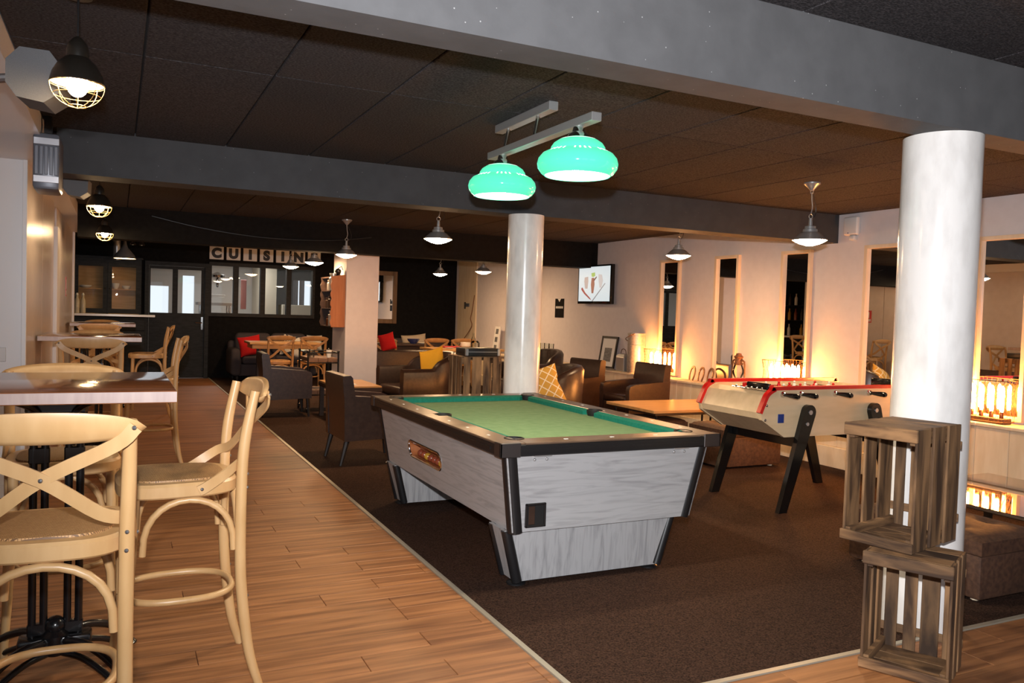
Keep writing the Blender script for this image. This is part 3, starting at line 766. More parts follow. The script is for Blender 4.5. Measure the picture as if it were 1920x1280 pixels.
# ================================================================== FOOTBALL TABLE
def build_foos():
    ox, oy = 4.95, 4.79
    t = thing('football_table', 'birch table football game with red edging and black splayed legs', 'game table', (ox, oy, 0))
    prof = [(-.585, .905), (-.66, .895), (-.715, .865), (-.745, .815), (-.785, .735), (-.775, .685), (-.555, .553), (.555, .553), (.775, .685), (.785, .735), (.745, .815), (.715, .865), (.66, .895), (.585, .905)]
    Yn, Yf = -0.35, 0.35
    for y0, y1 in ((Yn, Yn + .03), (Yf - .03, Yf)):
        b = MB(); b.prism(prof, 'y', y0, y1); b.build('side_panel', 'birch', t, smooth=0)
    # end hoods and belly, built between the sides
    for s in (-1, 1):
        b = MB(); q = [(s * x, z) for x, z in prof[:7]]
        inner = [(s * (-.585), .86), (s * (-.55), .70), (s * (-.555), .565)]
        poly = q + inner[::-1]
        pts = [(s * -.52, .898), (s * -.585, .898), (s * -.66, .888), (s * -.71, .858), (s * -.74, .812), (s * -.778, .735), (s * -.768, .690), (s * -.52, .690)]
        b.prism(pts, 'y', Yn + .03, Yf - .03); b.build('end_hood', 'birch', t, smooth=20)
        b = MB(); b.prism([(s * -.768, .690), (s * -.55, .557), (s * -.52, .557), (s * -.52, .690)], 'y', Yn + .03, Yf - .03)
        b.build('belly_panel', 'birch', t, smooth=0)
    b = MB(); b.box(-.52, .52, Yn + .03, Yf - .03, .557, .77); b.build('case', 'birch', t, smooth=0)
    b = MB(); b.box(-.52, .52, Yn + .031, Yf - .031, .77, .775); b.build('pitch', 'field', t, smooth=0)
    # red edging over the side panels
    for yv in (Yn + .012, Yf - .012):
        path = [(-.790, yv, .735), (-.752, yv, .818), (-.72, yv, .870), (-.662, yv, .902), (-.585, yv, .913), (.585, yv, .913), (.662, yv, .902), (.72, yv, .870), (.752, yv, .818), (.790, yv, .735)]
        b = MB(); b.ribbon(cr(path, 4), (0, 1, 0), 0.026, 0.04); b.build('edge_trim', 'red_trim', t, smooth=30)
    # legs: two splayed pairs per side and crossbars
    for s in (-1, 1):
        for yv, dy in ((Yn - .021, -1), (Yf + .021, 1)):
            p0, p1 = Vector((s * .345, yv, .735)), Vector((s * .575, yv, 0.003))
            d = (p1 - p0).normalized(); nx = Vector((d.z, 0, -d.x))
            pts = []
            for k in range(9):
                a = PI * k / 8; pts.append(p0 + nx * (.056 * math.cos(a)) - d * (.056 * math.sin(a)))
            pts.append(p1 - nx * .040); pts.append(p1 + nx * .040)
            for v in pts[-2:]: v.z = 0.003
            b = MB(); b.prism([(v.x, v.z) for v in pts], 'y', yv - .02, yv + .02)
            lg = b.build('leg', 'black_gloss', t, smooth=25)
            b = MB()
            for dz in (.735, .65):
                xx = p0.x + (p1.x - p0.x) * (.735 - dz) / .732
                b.cyl((xx, yv + dy * .02, dz), (xx, yv + dy * .026, dz), .017 if dz > .7 else .013, n=14)
            b.build('bolt', 'steel', lg)
        b = MB(); b.rbox(s * .40 - .02, s * .40 + .02, Yn + .0, Yf - .0, .47, .55, .004, 1); b.build('crossbar', 'black_gloss', t, smooth=0)
    # rods with players, handles and bearings
    rods = [(-.587, 1, 1), (-.41, 1, 2), (-.235, 0, 3), (-.06, 1, 5), (.11, 0, 5), (.30, 1, 3), (.41, 0, 2), (.56, 0, 1)]
    pl = {}
    for col in ('red', 'white'):
        b = MB(); b.lathe([(.006, -.062), (.010, -.06), (.012, -.02), (.017, .01), (.012, .022), (.004, .026)], (0, 0, 0), 10); b.ball((0, 0, .034), .011, 10, 6)
        pl[col] = b
    for x, nearside, n in rods:
        z = .868
        b = MB(); b.cyl((x, Yn - .03 if nearside else Yn + .02, z), (x, Yf - .02 if nearside else Yf + .03, z), .008, n=10)
        r = b.build('rod', 'chrome', t)
        s = -1 if nearside else 1; ye = Yn if nearside else Yf
        b = MB(); b.tube([(x, ye + s * .0, z), (x, ye + s * .012, z), (x, ye + s * .03, z)], [.024, .022, .014], 14); b.build('bearing', 'chrome', r)
        b = MB(); b.tube([(x, ye + s * .03, z), (x, ye + s * .05, z), (x, ye + s * .10, z), (x, ye + s * .145, z), (x, ye + s * .16, z)], [.012, .014, .018, .020, .013], 12); b.build('handle', 'black_gloss', r)
        if abs(x) < .52:
            for k in range(n):
                yv = (k - (n - 1) / 2) * (.58 / max(n, 2))
                c = 'red' if nearside else 'white'
                o = pl[c].build('player', 'red_paint' if c == 'red' else 'ceramic', r) if not isinstance(pl[c], bpy.types.Object) else share(pl[c], None, (0, 0, 0), parent=r, name='player')
                pl[c] = o; o.location = (x, yv, z)
    b = MB(); b.rbox(-.665, -.63, Yn + .06, Yn + .30, .888, .940, .012, 3); sb = b.build('score_counter', 'black_gloss', t)
    b = MB(); b.rbox(-.663, -.632, Yn + .036, Yn + .06, .892, .935, .008, 2); b.rbox(-.663, -.632, Yn + .30, Yn + .345, .892, .930, .008, 2); b.build('end_cap', 'red_trim', sb)
    b = MB(); b.tube([(-.69, Yn + .05, .893), (-.69, Yn + .42, .893)], .006, 8)
    for k in range(6): b.ball((-.69, Yn + .10 + k * .055, .898), .011, 10, 6)
    b.build('score_beads', 'chrome', sb)
    b = MB(); b.rbox(.60, .63, Yn + .05, Yn + .24, .893, .965, .006, 2); b.build('score_counter', 'black_gloss', t)
    b = MB(); b.rbox(-.625, -.565, Yn - .004, Yn, .66, .725, .002, 1); b.build('coin_plate', 'blue', t, smooth=0)
    b = MB()
    for x, z in ((-.735, .79), (-.745, .685)): b.ball((x, Yn - .002, z), .011, 12, 6)
    b.build('screw_caps', 'chrome', t, stuff=True)
    return t
K['black_gloss'] = mat('black_gloss', (0.006, 0.006, 0.006), 0.12)
build_foos()
b = MB(); b.rbox(-.03, .03, -.04, .04, 0, .026, .004, 1)
tag(b.build('chalk_box', 'blue', loc=(5.66, 4.62, 0.905), smooth=0), 'small blue box on the far end of the football table', 'box')

# ================================================================== CRATES
def build_crate(name, label, loc, rotz, W=0.30, H=0.46, D=0.28, group=None, outer_battens=True):
    """slatted crate standing on end: opening towards local -Y, long boards upright"""
    t = thing(name, label, 'crate', loc, rotz, group)
    th = 0.011
    # end boards (top and bottom in this pose): solid rim with front lip
    for z0 in (0.0, H - .014):
        z1 = z0 + .014
        for k in range(3):
            y0 = -D / 2 + k * D / 3
            b = MB(); b.rbox(-W / 2 + th, W / 2 - th, y0 + .001, y0 + D / 3 - .002, z0, z1, .002, 1); b.build('slat', 'crate_h', t, smooth=0)
    for z0, z1 in ((0.0, .042), (H - .052, H)):
        b = MB(); b.rbox(-W / 2 - .004, W / 2 + .004, -D / 2 - .016, -D / 2, z0, z1, .003, 1); b.build('rim_board', 'crate_h', t, smooth=0)
    # corner battens
    for sx in (-1, 1):
        for z0, z1 in ((.014, .05), (H - .066, H - .014)):
            b = MB(); x = sx * (W / 2 - th - .011)
            b.rbox(x - .011, x + .011, -D / 2 + .003, D / 2 - .003, z0, z1, .002, 1); b.build('batten', 'crate_h', t, smooth=0)
    # side slats (upright)
    sw = D / 3
    for sx in (-1, 1):
        for k in range(3):
            y0 = -D / 2 + k * sw + (.017 if k else -.0); y1 = -D / 2 + (k + 1) * sw - (.017 if k < 2 else 0)
            x = sx * (W / 2 - th / 2); j = random.uniform(-.004, .004)
            b = MB(); b.rbox(x - th / 2, x + th / 2, y0, y1, 0.0 + max(0, j), H + j * .5, .002, 1); b.build('slat', 'crate', t, smooth=0)
    # back slats (upright) with gaps, and the crossing battens behind them
    n = 4; pitch = (W - .02) / n
    for k in range(n):
        wd = pitch * (0.66 if k != 2 else 0.92)
        x = -W / 2 + .01 + pitch * (k + .5)
        b = MB(); b.rbox(x - wd / 2, x + wd / 2, D / 2, D / 2 + .009, 0.004, H - .004, .002, 1); b.build('slat', 'crate', t, smooth=0)
    for z in (.075, H - .11) if outer_battens else ():
        b = MB(); b.rbox(-W / 2, W / 2, D / 2 + .009, D / 2 + .019, z, z + .035, .002, 1); b.build('batten', 'crate_h', t, smooth=0)
    return t
build_crate('crate', 'lower of the two stacked wooden crates in front of the thick white column', (2.951, 2.228, 0.002), math.radians(-64), .325, .478, .275)
build_crate('crate', 'upper wooden crate stacked askew before the thick white column', (3.04, 2.38, 0.482), math.radians(-77), .30, .50, .40)
build_crate('crate', 'wooden crate under another, hidden behind the pool table beside the slim white column', (2.765, 6.39, 0.004), PI, .375, .51, .27, None, False)
build_crate('crate', 'upright wooden crate with a black case on top beside the slim white column', (2.765, 6.39, 0.516), PI, .375, .51, .27, None, False)
t = thing('equipment_case', 'flat black case with metal corners on the crate by the slim column', 'case', (2.76, 6.34, 1.028))
b = MB(); b.rbox(-.15, .15, -.12, .12, 0.0, .065, .006, 2); b.build('body', 'black_plastic', t)
for sx in (-1, 1):
    b = MB(); b.rbox(sx * .145 - .012, sx * .145 + .012, -.126, -.10, .004, .061, .003, 1); b.build('corner_fitting', 'steel', t, smooth=0)
b = MB(); b.box(-.149, .149, -.1215, -.12, .034, .038); b.build('seam', 'steel', t, smooth=0)

# ================================================================== BENTWOOD CHAIRS
def rr_outline(hw, hd, n=40, p=3.4, taper=0.0):
    out = []
    for k in range(n):
        a = 2 * PI * k / n; c, s = math.cos(a), math.sin(a)
        x = math.copysign(abs(c) ** (2 / p), c) * hw; y = math.copysign(abs(s) ** (2 / p), s) * hd
        out.append((x * (1 - taper * (y / hd)), y))
    return out
def build_chair(name, label, cat, hs, hr, bar, loc, rotz, group, wood='beech'):
    """faces local -Y; hs seat height, hr top of the back"""
    t = thing(name, label, cat, loc, rotz, group)
    hb = hr - hs
    b = MB(); b.stack(rr_outline(.205, .205, taper=.06), [(.97, hs - .052), (1.0, hs - .046), (1.0, hs - .010), (.965, hs)])
    b.build('seat_frame', wood, t)
    b = MB(); b.stack(rr_outline(.165, .165, taper=.06), [(1.0, hs - .006), (.98, hs + .006), (.85, hs + .010)])
    b.build('seat_pad', 'rattan', t)
    rear = []
    for s in (-1, 1):
        pts = [(s * .212, .275, 0.0), (s * .203, .238, .13 * hs / .75), (s * .198, .212, .32 * hs / .75), (s * .196, .202, hs * .65), (s * .197, .202, hs), (s * .200, .212, hs + hb * .45), (s * .204, .243, hr - .028)]
        c = cr(pts, 5); m = len(c)
        rd = [.0155 + .0045 * min(1, k / (m * .25)) if k < m * .25 else (.020 if k < m * .8 else .020 - .004 * (k - m * .8) / (m * .2)) for k in range(m)]
        b = MB(); b.tube(c, rd, 10); rear.append(b.build('rear_leg', wood, t, smooth=60))
        pts = [(s * .195, -.205, 0.0), (s * .182, -.178, .30 * hs), (s * .172, -.158, .65 * hs), (s * .168, -.150, hs - .045)]
        c = cr(pts, 4); m = len(c)
        b = MB(); b.tube(c, [.0145 + .005 * k / m for k in range(m)], 10); b.build('front_leg', wood, t, smooth=60)
    # top rail: bent board behind the post tops
    b = MB(); n = 22; V = []; F = []
    for i in range(n + 1):
        u = 2 * i / n - 1; x = u * .242
        e = max(0.0, 1 - abs(u) ** 7) ** .5
        h = .043 * (.62 + .38 * (1 - u * u)) * max(.10, e); th = .0135 * max(.15, e)
        yb = .262 + .034 * (1 - u * u); zc = hr - .045 + .006 * (1 - u * u)
        for k in range(10):
            a = 2 * PI * k / 10; cy = math.cos(a); cz = math.sin(a)
            V.append((x, yb + math.copysign(abs(cy) ** .7, cy) * th + cz * .012, zc + math.copysign(abs(cz) ** .7, cz) * h))
    for i in range(n):
        for k in range(10):
            F.append((i * 10 + k, i * 10 + (k + 1) % 10, (i + 1) * 10 + (k + 1) % 10, (i + 1) * 10 + k))
    F.append(tuple(range(9, -1, -1))); F.append(tuple(n * 10 + k for k in range(10)))
    b.add(V, F); b.build('top_rail', wood, t, smooth=60)
    # crossed bent strips from the rail ends to the seat sides
    zr = hr - .052
    for s in (-1, 1):
        d = .0035 * s
        c = cr([(s * .218, .287, zr + .012), (s * .17, .283 + d, zr - .10 * hb), (0, .252 + d, hs + hb * .50), (-s * .13, .212, hs + hb * .21), (-s * .196, .172, hs + .045), (-s * .212, .085, hs - .012), (-s * .213, .055, hs - .028)], 5)
        side = []
        for i, p in enumerate(c):
            f = i / (len(c) - 1); k = min(1, max(0, (f - .55) / .3)); side.append(Vector((-s * k, 1 - k, 0.0)))
        b = MB(); b.ribbon(c, side, .036, .008); b.build('cross_strip', wood, t, smooth=30)
    # arched braces under the seat
    za, zt2 = hs - .052, (.19 if bar else .15)
    def arch(pa, pb, mid):
        pa, pb = Vector(pa), Vector(pb)
        pts = []
        for k in range(15):
            u = k / 14; a = PI * u
            p = pa.lerp(pb, .5 - .5 * math.cos(a) * 0.98); p.z = za - .012 - zt2 + (zt2) * math.sin(a) ** .75
            pts.append(p)
        b = MB(); b.tube(pts, .0125, 8); b.build('arch_brace', wood, t, smooth=60)
    for s in (-1, 1): arch((s * .168, -.125, 0), (s * .190, .182, 0), 0)
    arch((-.145, -.150, 0), (.145, -.150, 0), 0)
    arch((-.172, .196, 0), (.172, .196, 0), 0)
    if bar:
        pts = []
        for x, y in rr_outline(.168, .188, 36, 2.6): pts.append((x, y + .012, hs * .44))
        b = MB(); b.tube(pts, .0125, 8, closed=True); b.build('foot_hoop', wood, t, smooth=60)
    else:
        b = MB(); b.tube(cr([(-.180, -.165, hs * .42), (-.08, .03, hs * .42), (.08, .03, hs * .42), (.180, -.165, hs * .42)], 6), .010, 8); b.build('stretcher', wood, t, smooth=60)
    b = MB()
    for s in (-1, 1):
        b.ball((s * .214, .292, zr + .010), .0065, 8, 5); b.ball((s * .217, .065, hs - .022), .0065, 8, 5)
        b.ball((s * .197, .222, hs - .03), .006, 8, 5); b.ball((s * .198, .222, hs + .02), .006, 8, 5)
        if bar: b.ball((s * .1985, .229, hs * .44), .006, 8, 5); b.ball((s * .188, -.178, hs * .44), .006, 8, 5)
    b.ball((0, .262, hs + hb * .50), .006, 8, 5)
    b.build('bolts', 'bolt', t, stuff=True)
    return t
G = 'bentwood stools at the high tables'
R = math.radians
s1 = build_chair('bar_stool', 'beech bar stool with its crossed back nearest the camera, before the nearest high table', 'bar stool', .765, 1.115, True, (-.155, 2.60, 0), R(180) + R(-3), G)
dup(s1, (.205, 3.245, 0), R(-90) + R(2), 'beech bar stool seen side on with woven seat, right of the nearest high table')
dup(s1, (-.19, 3.76, 0), R(3), 'beech bar stool behind the nearest high table, only its top rail above the tabletop')
dup(s1, (-.17, 7.10, 0), R(180), 'beech bar stool with crossed back before the second high table')
dup(s1, (-.17, 8.36, 0), R(0), 'beech bar stool tucked behind the second high table')
dup(s1, (.24, 7.45, 0), R(-90), 'beech bar stool in profile at the right end of the second high table')
dup(s1, (.33, 10.85, 0), R(-92), 'beech bar stool in profile at the right end of the farthest high table')
dup(s1, (-.19, 11.15, 0), R(180), 'beech bar stool before the farthest high table')
dup(s1, (-.19, 12.75, 0), R(0), 'beech bar stool behind the farthest high table')
for o in list(s1.children): pass

# ================================================================== HIGH TABLES
def build_high_table(label, loc):
    t = thing('high_table', label, 'high table', loc, 0, 'high tables along the left wall')
    b = MB(); b.rbox(-.375, .375, -.40, .40, 1.058, 1.10, .004, 2); b.build('tabletop', 'walnut', t, smooth=30)
    b = MB()
    b.box(-.3755, .3755, -.4012, -.4002, 1.0615, 1.0965); b.box(.3752, .3762, -.398, .398, 1.0615, 1.0965)
    b.build('edge_band', 'walnut_edge', t, smooth=0)
    for k, (x, y) in enumerate(((-.072, -.035), (-.030, .035), (.030, -.035), (.072, .035))):
        pass
    for x in (-.075, -.038, .038, .075):
        b = MB(); b.cyl((x, 0, .16), (x, 0, 1.0), .0135, n=12); b.build('post', 'black_iron', t)
    for s in (-1, 1):
        for z0, z1 in ((.17, .215), (.80, .86)):
            b = MB(); b.rbox(s * .0565 - .034, s * .0565 + .034, -.013, .013, z0, z1, .004, 1); b.build('clamp', 'black_iron', t)
    b = MB(); b.lathe([(.01, .085), (.035, .095), (.05, .13), (.05, .17), (.030, .19)], (0, 0, 0), 20); b.ball((0, 0, .20), .036, 16, 10); b.rbox(-.12, .12, -.045, .045, .118, .168, .012, 2)
    b.build('hub', 'black_iron', t)
    for k in range(4):
        a = PI / 4 + k * PI / 2; ca, sa = math.cos(a), math.sin(a)
        def P(r, z, o=0.0): return (ca * r - sa * o, sa * r + ca * o, z)
        b = MB()
        b.tube(cr([P(.03, .15), P(.14, .155), P(.26, .11), P(.34, .04), P(.36, .012)], 5), .015, 8)
        b.tube(cr([P(.03, .105), P(.13, .10), P(.23, .065), P(.31, .018)], 5), .012, 8)
        b.lathe([(.026, 0.0), (.030, .006), (.020, .018)], P(.355, 0), 12)
        b.build('foot', 'black_iron', t, smooth=60)
        b = MB(); b.tube(cr([P(.06, .93), P(.09, 1.0), P(.17, 1.04), P(.24, 1.056)], 5), .014, 8); b.build('top_bracket', 'black_iron', t, smooth=60)
    b = MB(); b.rbox(-.10, .10, -.06, .06, .985, 1.058, .01, 1); b.build('top_plate', 'black_iron', t)
    return t
ht = build_high_table('nearest high table with glossy brown top and black iron post base', (-.19, 3.37, 0))
dup(ht, (-.19, 7.80, 0), 0, 'second high table of the row, between two beech stools')
dup(ht, (-.16, 12.0, 0), 0, 'farthest high table of the row, before the black dresser')

# ================================================================== HANGING LAMPS
def build_cage_lamp(label, loc):
    """loc = centre of the rim; ceiling at 2.48"""
    t = thing('cage_pendant', label, 'pendant lamp', loc, 0, 'black caged pendants over the high tables')
    up_ = ZC - loc[2]
    b = MB(); b.lathe([(.086, 0), (.088, .004), (.080, .035), (.062, .068), (.042, .088), (.036, .092), (.036, .118), (.030, .140), (.016, .158), (.006, .165)], (0, 0, 0), 32, cap=False)
    b.build('shade', 'shade_black', t)
    b = MB(); b.lathe([(.084, .002), (.076, .034), (.058, .066), (.004, .082)], (0, 0, 0), 32, cap=False); b.build('reflector', 'opal_inner', t)
    b = MB(); b.ball((0, 0, .0), .036, 18, 12, 1.25); b.build('bulb', 'bulb_warm', t)
    b = MB()
    for k in range(8):
        a = 2 * PI * k / 8
        b.tube([(.087 * math.cos(u) * math.cos(a), .087 * math.cos(u) * math.sin(a), -.082 * math.sin(u)) for u in [PI / 2 * .93 * i / 9 for i in range(10)]], .0012, 5)
    for z, r in ((-.002, .088), (-.040, .076), (-.077, .030)):
        b.tube([(r * math.cos(2 * PI * k / 24), r * math.sin(2 * PI * k / 24), z) for k in range(24)], .0014, 5, closed=True)
    b.build('wire_cage', 'cage', t)
    b = MB(); b.cyl((0, 0, .16), (0, 0, up_), .004, n=8); b.build('cord', 'black_plastic', t)
    b = MB(); b.lathe([(.045, up_ - .025), (.048, up_ - .002)], (0, 0, 0), 20); b.build('ceiling_rose', 'shade_black', t)
    return t
for lab, loc in (('nearest caged pendant lamp with glowing bulb, high at the left', (-.137, 3.28, 2.155)),
                 ('caged pendant lamp over the second high table', (-.135, 7.05, 2.115)),
                 ('farthest caged pendant lamp, before the black dresser', (-.137, 10.2, 2.14))):
    build_cage_lamp(lab, loc)

def build_pendant(label, loc):
    """silver workshop pendant, loc = rim centre"""
    t = thing('workshop_pendant', label, 'pendant lamp', loc, 0, 'silver workshop pendants over the lounge')
    u = ZC - loc[2]
    b = MB(); b.lathe([(.130, -.002), (.132, .004), (.110, .022), (.090, .042), (.070, .058), (.056, .064), (.054, .084), (.042, .088), (.040, .108), (.016, .114), (.012, .170), (.006, .172)], (0, 0, 0), 36, cap=False)
    b.build('shade', 'steel', t)
    b = MB(); b.lathe([(.126, -.001), (.105, -.014), (.070, -.030), (.030, -.041), (.004, -.044)], (0, 0, 0), 32); b.build('lens', 'pend_lens', t)
    b = MB()
    b.tube([(.018 * math.cos(a), 0, .185 + .018 * math.sin(a)) for a in [2 * PI * k / 12 for k in range(12)]], .003, 6, closed=True)
    b.tube(cr([(0, 0, .20), (.012, 0, .20 + (u - .28) * .35), (.004, 0, .20 + (u - .28) * .7), (0, 0, u - .075)], 5), .0045, 6)
    b.tube([(0, .014 * math.cos(a), u - .072 + .014 * math.sin(a)) for a in [2 * PI * k / 12 for k in range(12)]], .003, 6, closed=True)
    b.build('suspension', 'steel', t)
    b = MB(); b.tube(cr([(.004, 0, .17), (.05, .01, .19), (.06, .01, .25), (.015, 0, u - .08)], 5), .0028, 6); b.build('flex', 'black_plastic', t)
    b = MB(); b.lathe([(.062, u - .001), (.062, u - .012), (.050, u - .022), (.022, u - .050), (.014, u - .062)], (0, 0, 0), 28); b.build('ceiling_rose', 'steel', t)
    return t
P0 = None
for lab, loc in (('silver pendant lamp nearest the thick column, hanging over the football table', (4.83, 4.70, 2.035)),
                 ('silver pendant lamp hanging before the narrow mirrors, close to the television', (5.33, 7.00, 2.06)),
                 ('silver pendant lamp between the slim column and the white pillar, largest of the middle row', (2.645, 7.06, 2.055)),
                 ('silver pendant lamp hanging in front of the white pillar', (2.53, 9.95, 2.05)),
                 ('silver pendant lamp covering the letter E of the kitchen sign', (2.53, 11.76, 2.03)),
                 ('silver pendant lamp covering the gap between letters I and N', (2.61, 13.95, 2.06)),
                 ('silver pendant lamp before the black wall, left of the pine board', (5.23, 13.80, 2.06)),
                 ('silver pendant lamp hanging in front of the pine board', (5.33, 12.1, 2.05))):
    if P0 is None: P0 = build_pendant(lab, loc); pz = loc[2]
    else: build_pendant(lab, loc)

# chrome dome pendant by the dresser, plus reflector spots behind it
t = thing('dome_pendant', 'polished dome pendant lamp hanging before the black dresser', 'pendant lamp', (.10, 15.1, 2.10))
b = MB(); b.lathe([(.17, 0), (.172, .005), (.15, .06), (.10, .12), (.05, .18), (.03, .24), (.02, .30)], (0, 0, 0), 32, cap=False); b.build('shade', 'steel', t)
b = MB(); b.lathe([(.165, .003), (.14, .055), (.004, .11)], (0, 0, 0), 28, cap=False); b.build('reflector', K['opal_inner'], t)
b = MB(); b.cyl((0, 0, .29), (0, 0, .38), .006, n=8); b.build('cord', 'black_plastic', t)

# ================================================================== BILLIARD LAMP
def shade_mat():
    m = bpy.data.materials.new('green_glass_shade'); m.use_nodes = True
    b = m.node_tree.nodes['Principled BSDF']
    b.inputs['Base Color'].default_value = (0.03, 0.52, 0.28, 1); b.inputs['Roughness'].default_value = 0.08
    b.inputs['Emission Color'].default_value = (0.14, 0.95, 0.56, 1); b.inputs['Emission Strength'].default_value = SHADE_E
    return m
SHADE_E = 0.80
K['green_shade'] = shade_mat()
K['shade_opening'] = emis('lit_white_lining', (1.0, 0.95, 0.86), 3.0)
t = thing('billiard_lamp', 'two-shade green glass billiard lamp hanging from a metal bar over the pool table', 'hanging lamp', (1.95, 3.80, 0))
b = MB(); b.rbox(-.026, .026, -.33, .33, 2.435, 2.48, .002, 1, M=TR(.03, .20, 0)); b.build('ceiling_bar', 'lamp_bar' if 'lamp_bar' in K else 'steel', t, smooth=0)
b = MB(); b.rbox(-.026, .026, -.60, .56, 2.285, 2.325, .002, 1); b.build('lamp_bar', 'steel', t, smooth=0)
for y in (.04, .40):
    b = MB(); b.cyl((.03, y, 2.435), (.0, y - .02, 2.325), .011, n=12); b.build('stem', 'chrome', t)
for y in (-.44, .40):
    b = MB(); b.lathe([(.055, 2.235), (.050, 2.247), (.032, 2.262), (.026, 2.285)], (-.05 + .05, y, 0), 24); b.build('gallery', 'chrome', t)
    zb_ = 2.055
    prof = [(.155, .0), (.172, .012), (.188, .034), (.192, .056), (.186, .080), (.168, .102), (.140, .116), (.131, .121), (.128, .134), (.116, .152), (.092, .168), (.062, .178), (.030, .181)]
    b = MB(); b.lathe([(r, zb_ + z) for r, z in prof], (0, y, 0), 48, cap=False)
    s = b.build('shade', 'green_shade', t, smooth=40, label='glossy green glass shade')
    b = MB(); b.lathe([(r - .004, zb_ + z + .002) for r, z in prof[:-2]] + [(.004, zb_ + .165)], (0, y, 0), 40, cap=False); b.build('lining', 'shade_opening', s)
    b = MB(); b.ball((0, y, zb_ + .06), .045, 18, 12); b.build('bulb', 'pend_lens', s)
    lamp('billiard_light', 'SPOT', (1.95, 3.80 + y, zb_ + .004), 64, (1.0, 0.88, 0.66), 0.06, spot_size=math.radians(142), spot_blend=0.35)
# ================================================================== RIGHT WALL
MS = [(8.45, 8.87, 'narrow tall mirror farthest from the camera, beside the milk churn'),
      (7.35, 7.77, 'narrow tall mirror behind the hurricane lantern'),
      (6.26, 6.68, 'narrow tall mirror behind the middle filament lamp, third from the churn'),
      (5.17, 5.59, 'narrow tall mirror half hidden by the thick white column'),
      (4.00, 4.44, 'narrow tall mirror at the right edge of the picture')]
for y0, y1, lab in MS:
    t = thing('wall_mirror', lab, 'mirror', (XR, (y0 + y1) / 2, 0.655), 0, 'pine framed mirrors on the right wall')
    h = (y1 - y0) / 2; H = 1.50; fw = .035; dp = .045
    for a, c, z0, z1 in ((-h, -h + fw, 0, H), (h - fw, h, 0, H), (-h + fw, h - fw, 0, fw), (-h + fw, h - fw, H - fw, H)):
        b = MB(); b.rbox(-dp, 0, a, c, z0, z1, .002, 1); b.build('frame', 'pine_frame', t, smooth=0)
    b = MB(); b.box(-.014, -.008, -h + fw, h - fw, fw, H - fw); b.build('glass', 'mirror', t, smooth=0)

# television
t = thing('television', 'wall television with black bezel showing plated food on white', 'television', (6.42, 10.40, 1.86))
b = MB(); b.rbox(-.03, .03, -.47, .47, -.29, .29, .008, 2); b.build('bezel', 'black_gloss', t)
b = MB(); b.box(-.0315, -.0305, -.44, .44, -.25, .265)
scr = b.build('screen', emis('screen_white', (0.74, 0.84, 0.88), 0.80), t, smooth=0)
b = MB(); b.box(.03, .075, -.15, .15, -.15, .15); b.build('bracket', 'black_plastic', t, smooth=0)
def scr_patch(name, poly, col):
    b = MB(); b.add([(-.0325, -u, v) for u, v in poly], [tuple(range(len(poly)))])
    b.build(name, emis('screen_' + name, col, 0.8), scr, smooth=0)
scr_patch('sauce_line', [(-.36, -.05), (-.33, -.04), (-.24, -.12), (-.10, -.20), (-.06, -.235), (-.12, -.215), (-.27, -.14), (-.36, -.075)], (0.35, 0.02, 0.03))
scr_patch('cutlery_line', [(-.05, -.25), (-.02, -.25), (.32, .01), (.30, .015)], (0.22, 0.22, 0.24))
scr_patch('meat_piece', [(-.07, .10), (.0, .10), (.02, .0), (-.01, -.13), (-.06, -.13), (-.085, .0)], (0.28, 0.07, 0.05))
scr_patch('garnish', [(-.08, .17), (.02, .18), (.03, .13), (-.02, .11), (-.07, .12)], (0.35, 0.55, 0.10))
scr_patch('glass_left', [(-.27, .11), (-.17, .12), (-.16, .05), (-.18, -.06), (-.25, -.06), (-.28, .05)], (0.50, 0.40, 0.38))
scr_patch('glass_right', [(.12, .15), (.22, .14), (.25, .05), (.21, -.05), (.16, -.05), (.13, .05)], (0.60, 0.57, 0.57))
scr_patch('stick', [(-.02, .07), (.07, .12), (.08, .105), (.0, .045)], (0.10, 0.02, 0.04))

# small black poster
t = thing('poster', 'small black poster with a white notch at its top on the tan wall', 'poster', (XR, 11.62, 1.50))
b = MB(); b.box(-.006, 0, -.145, .145, -.155, .155); b.build('sheet', 'black_paint', t, smooth=0)
b = MB()
b.add([(-.0075, .06, .153), (-.0075, -.05, .153), (-.0075, 0, .10)], [(0, 1, 2)])
for k in range(9): b.box(-.0075, -.0062, .115 - k * .027 - .018, .115 - k * .027, -.005, .03)
b.build('print', 'paper_white', t, smooth=0)

# warning sounder and sockets
t = thing('alarm_sounder', 'white alarm box high on the right wall by the thick column', 'alarm', (XR, 5.76, 2.36))
b = MB(); b.rbox(-.06, 0, -.085, .085, -.095, .085, .018, 3); b.build('body', 'white_plastic', t)
b = MB(); b.rbox(-.055, 0, -.05, .015, -.145, -.097, .012, 2); b.build('horn', 'white_plastic', t)
b = MB(); b.ball((-.06, .02, -.075), .006, 8, 6); b.build('indicator', 'blue', t)
t = thing('wall_hook', 'small white wall fitting above the television', 'fitting', (XR, 10.70, 2.24))
b = MB(); b.rbox(-.03, 0, -.02, .02, -.03, .03, .008, 2); b.build('plate', 'white_plastic', t); b = MB(); b.tube(cr([(-.03, 0, .0), (-.05, -.02, -.01), (-.05, -.05, .02)], 4), .006, 6); b.build('hook', 'white_plastic', t)
t = thing('control_panel', 'small grey control panel on the pine board', 'control', (6.47, 15.45, 1.53))
b = MB(); b.rbox(-.018, 0, -.12, .06, -.035, .035, .004, 1); b.build('display', 'heater_grey', t); b = MB(); b.rbox(-.022, 0, .08, .12, -.08, .06, .004, 1); b.build('keypad', 'black_plastic', t)
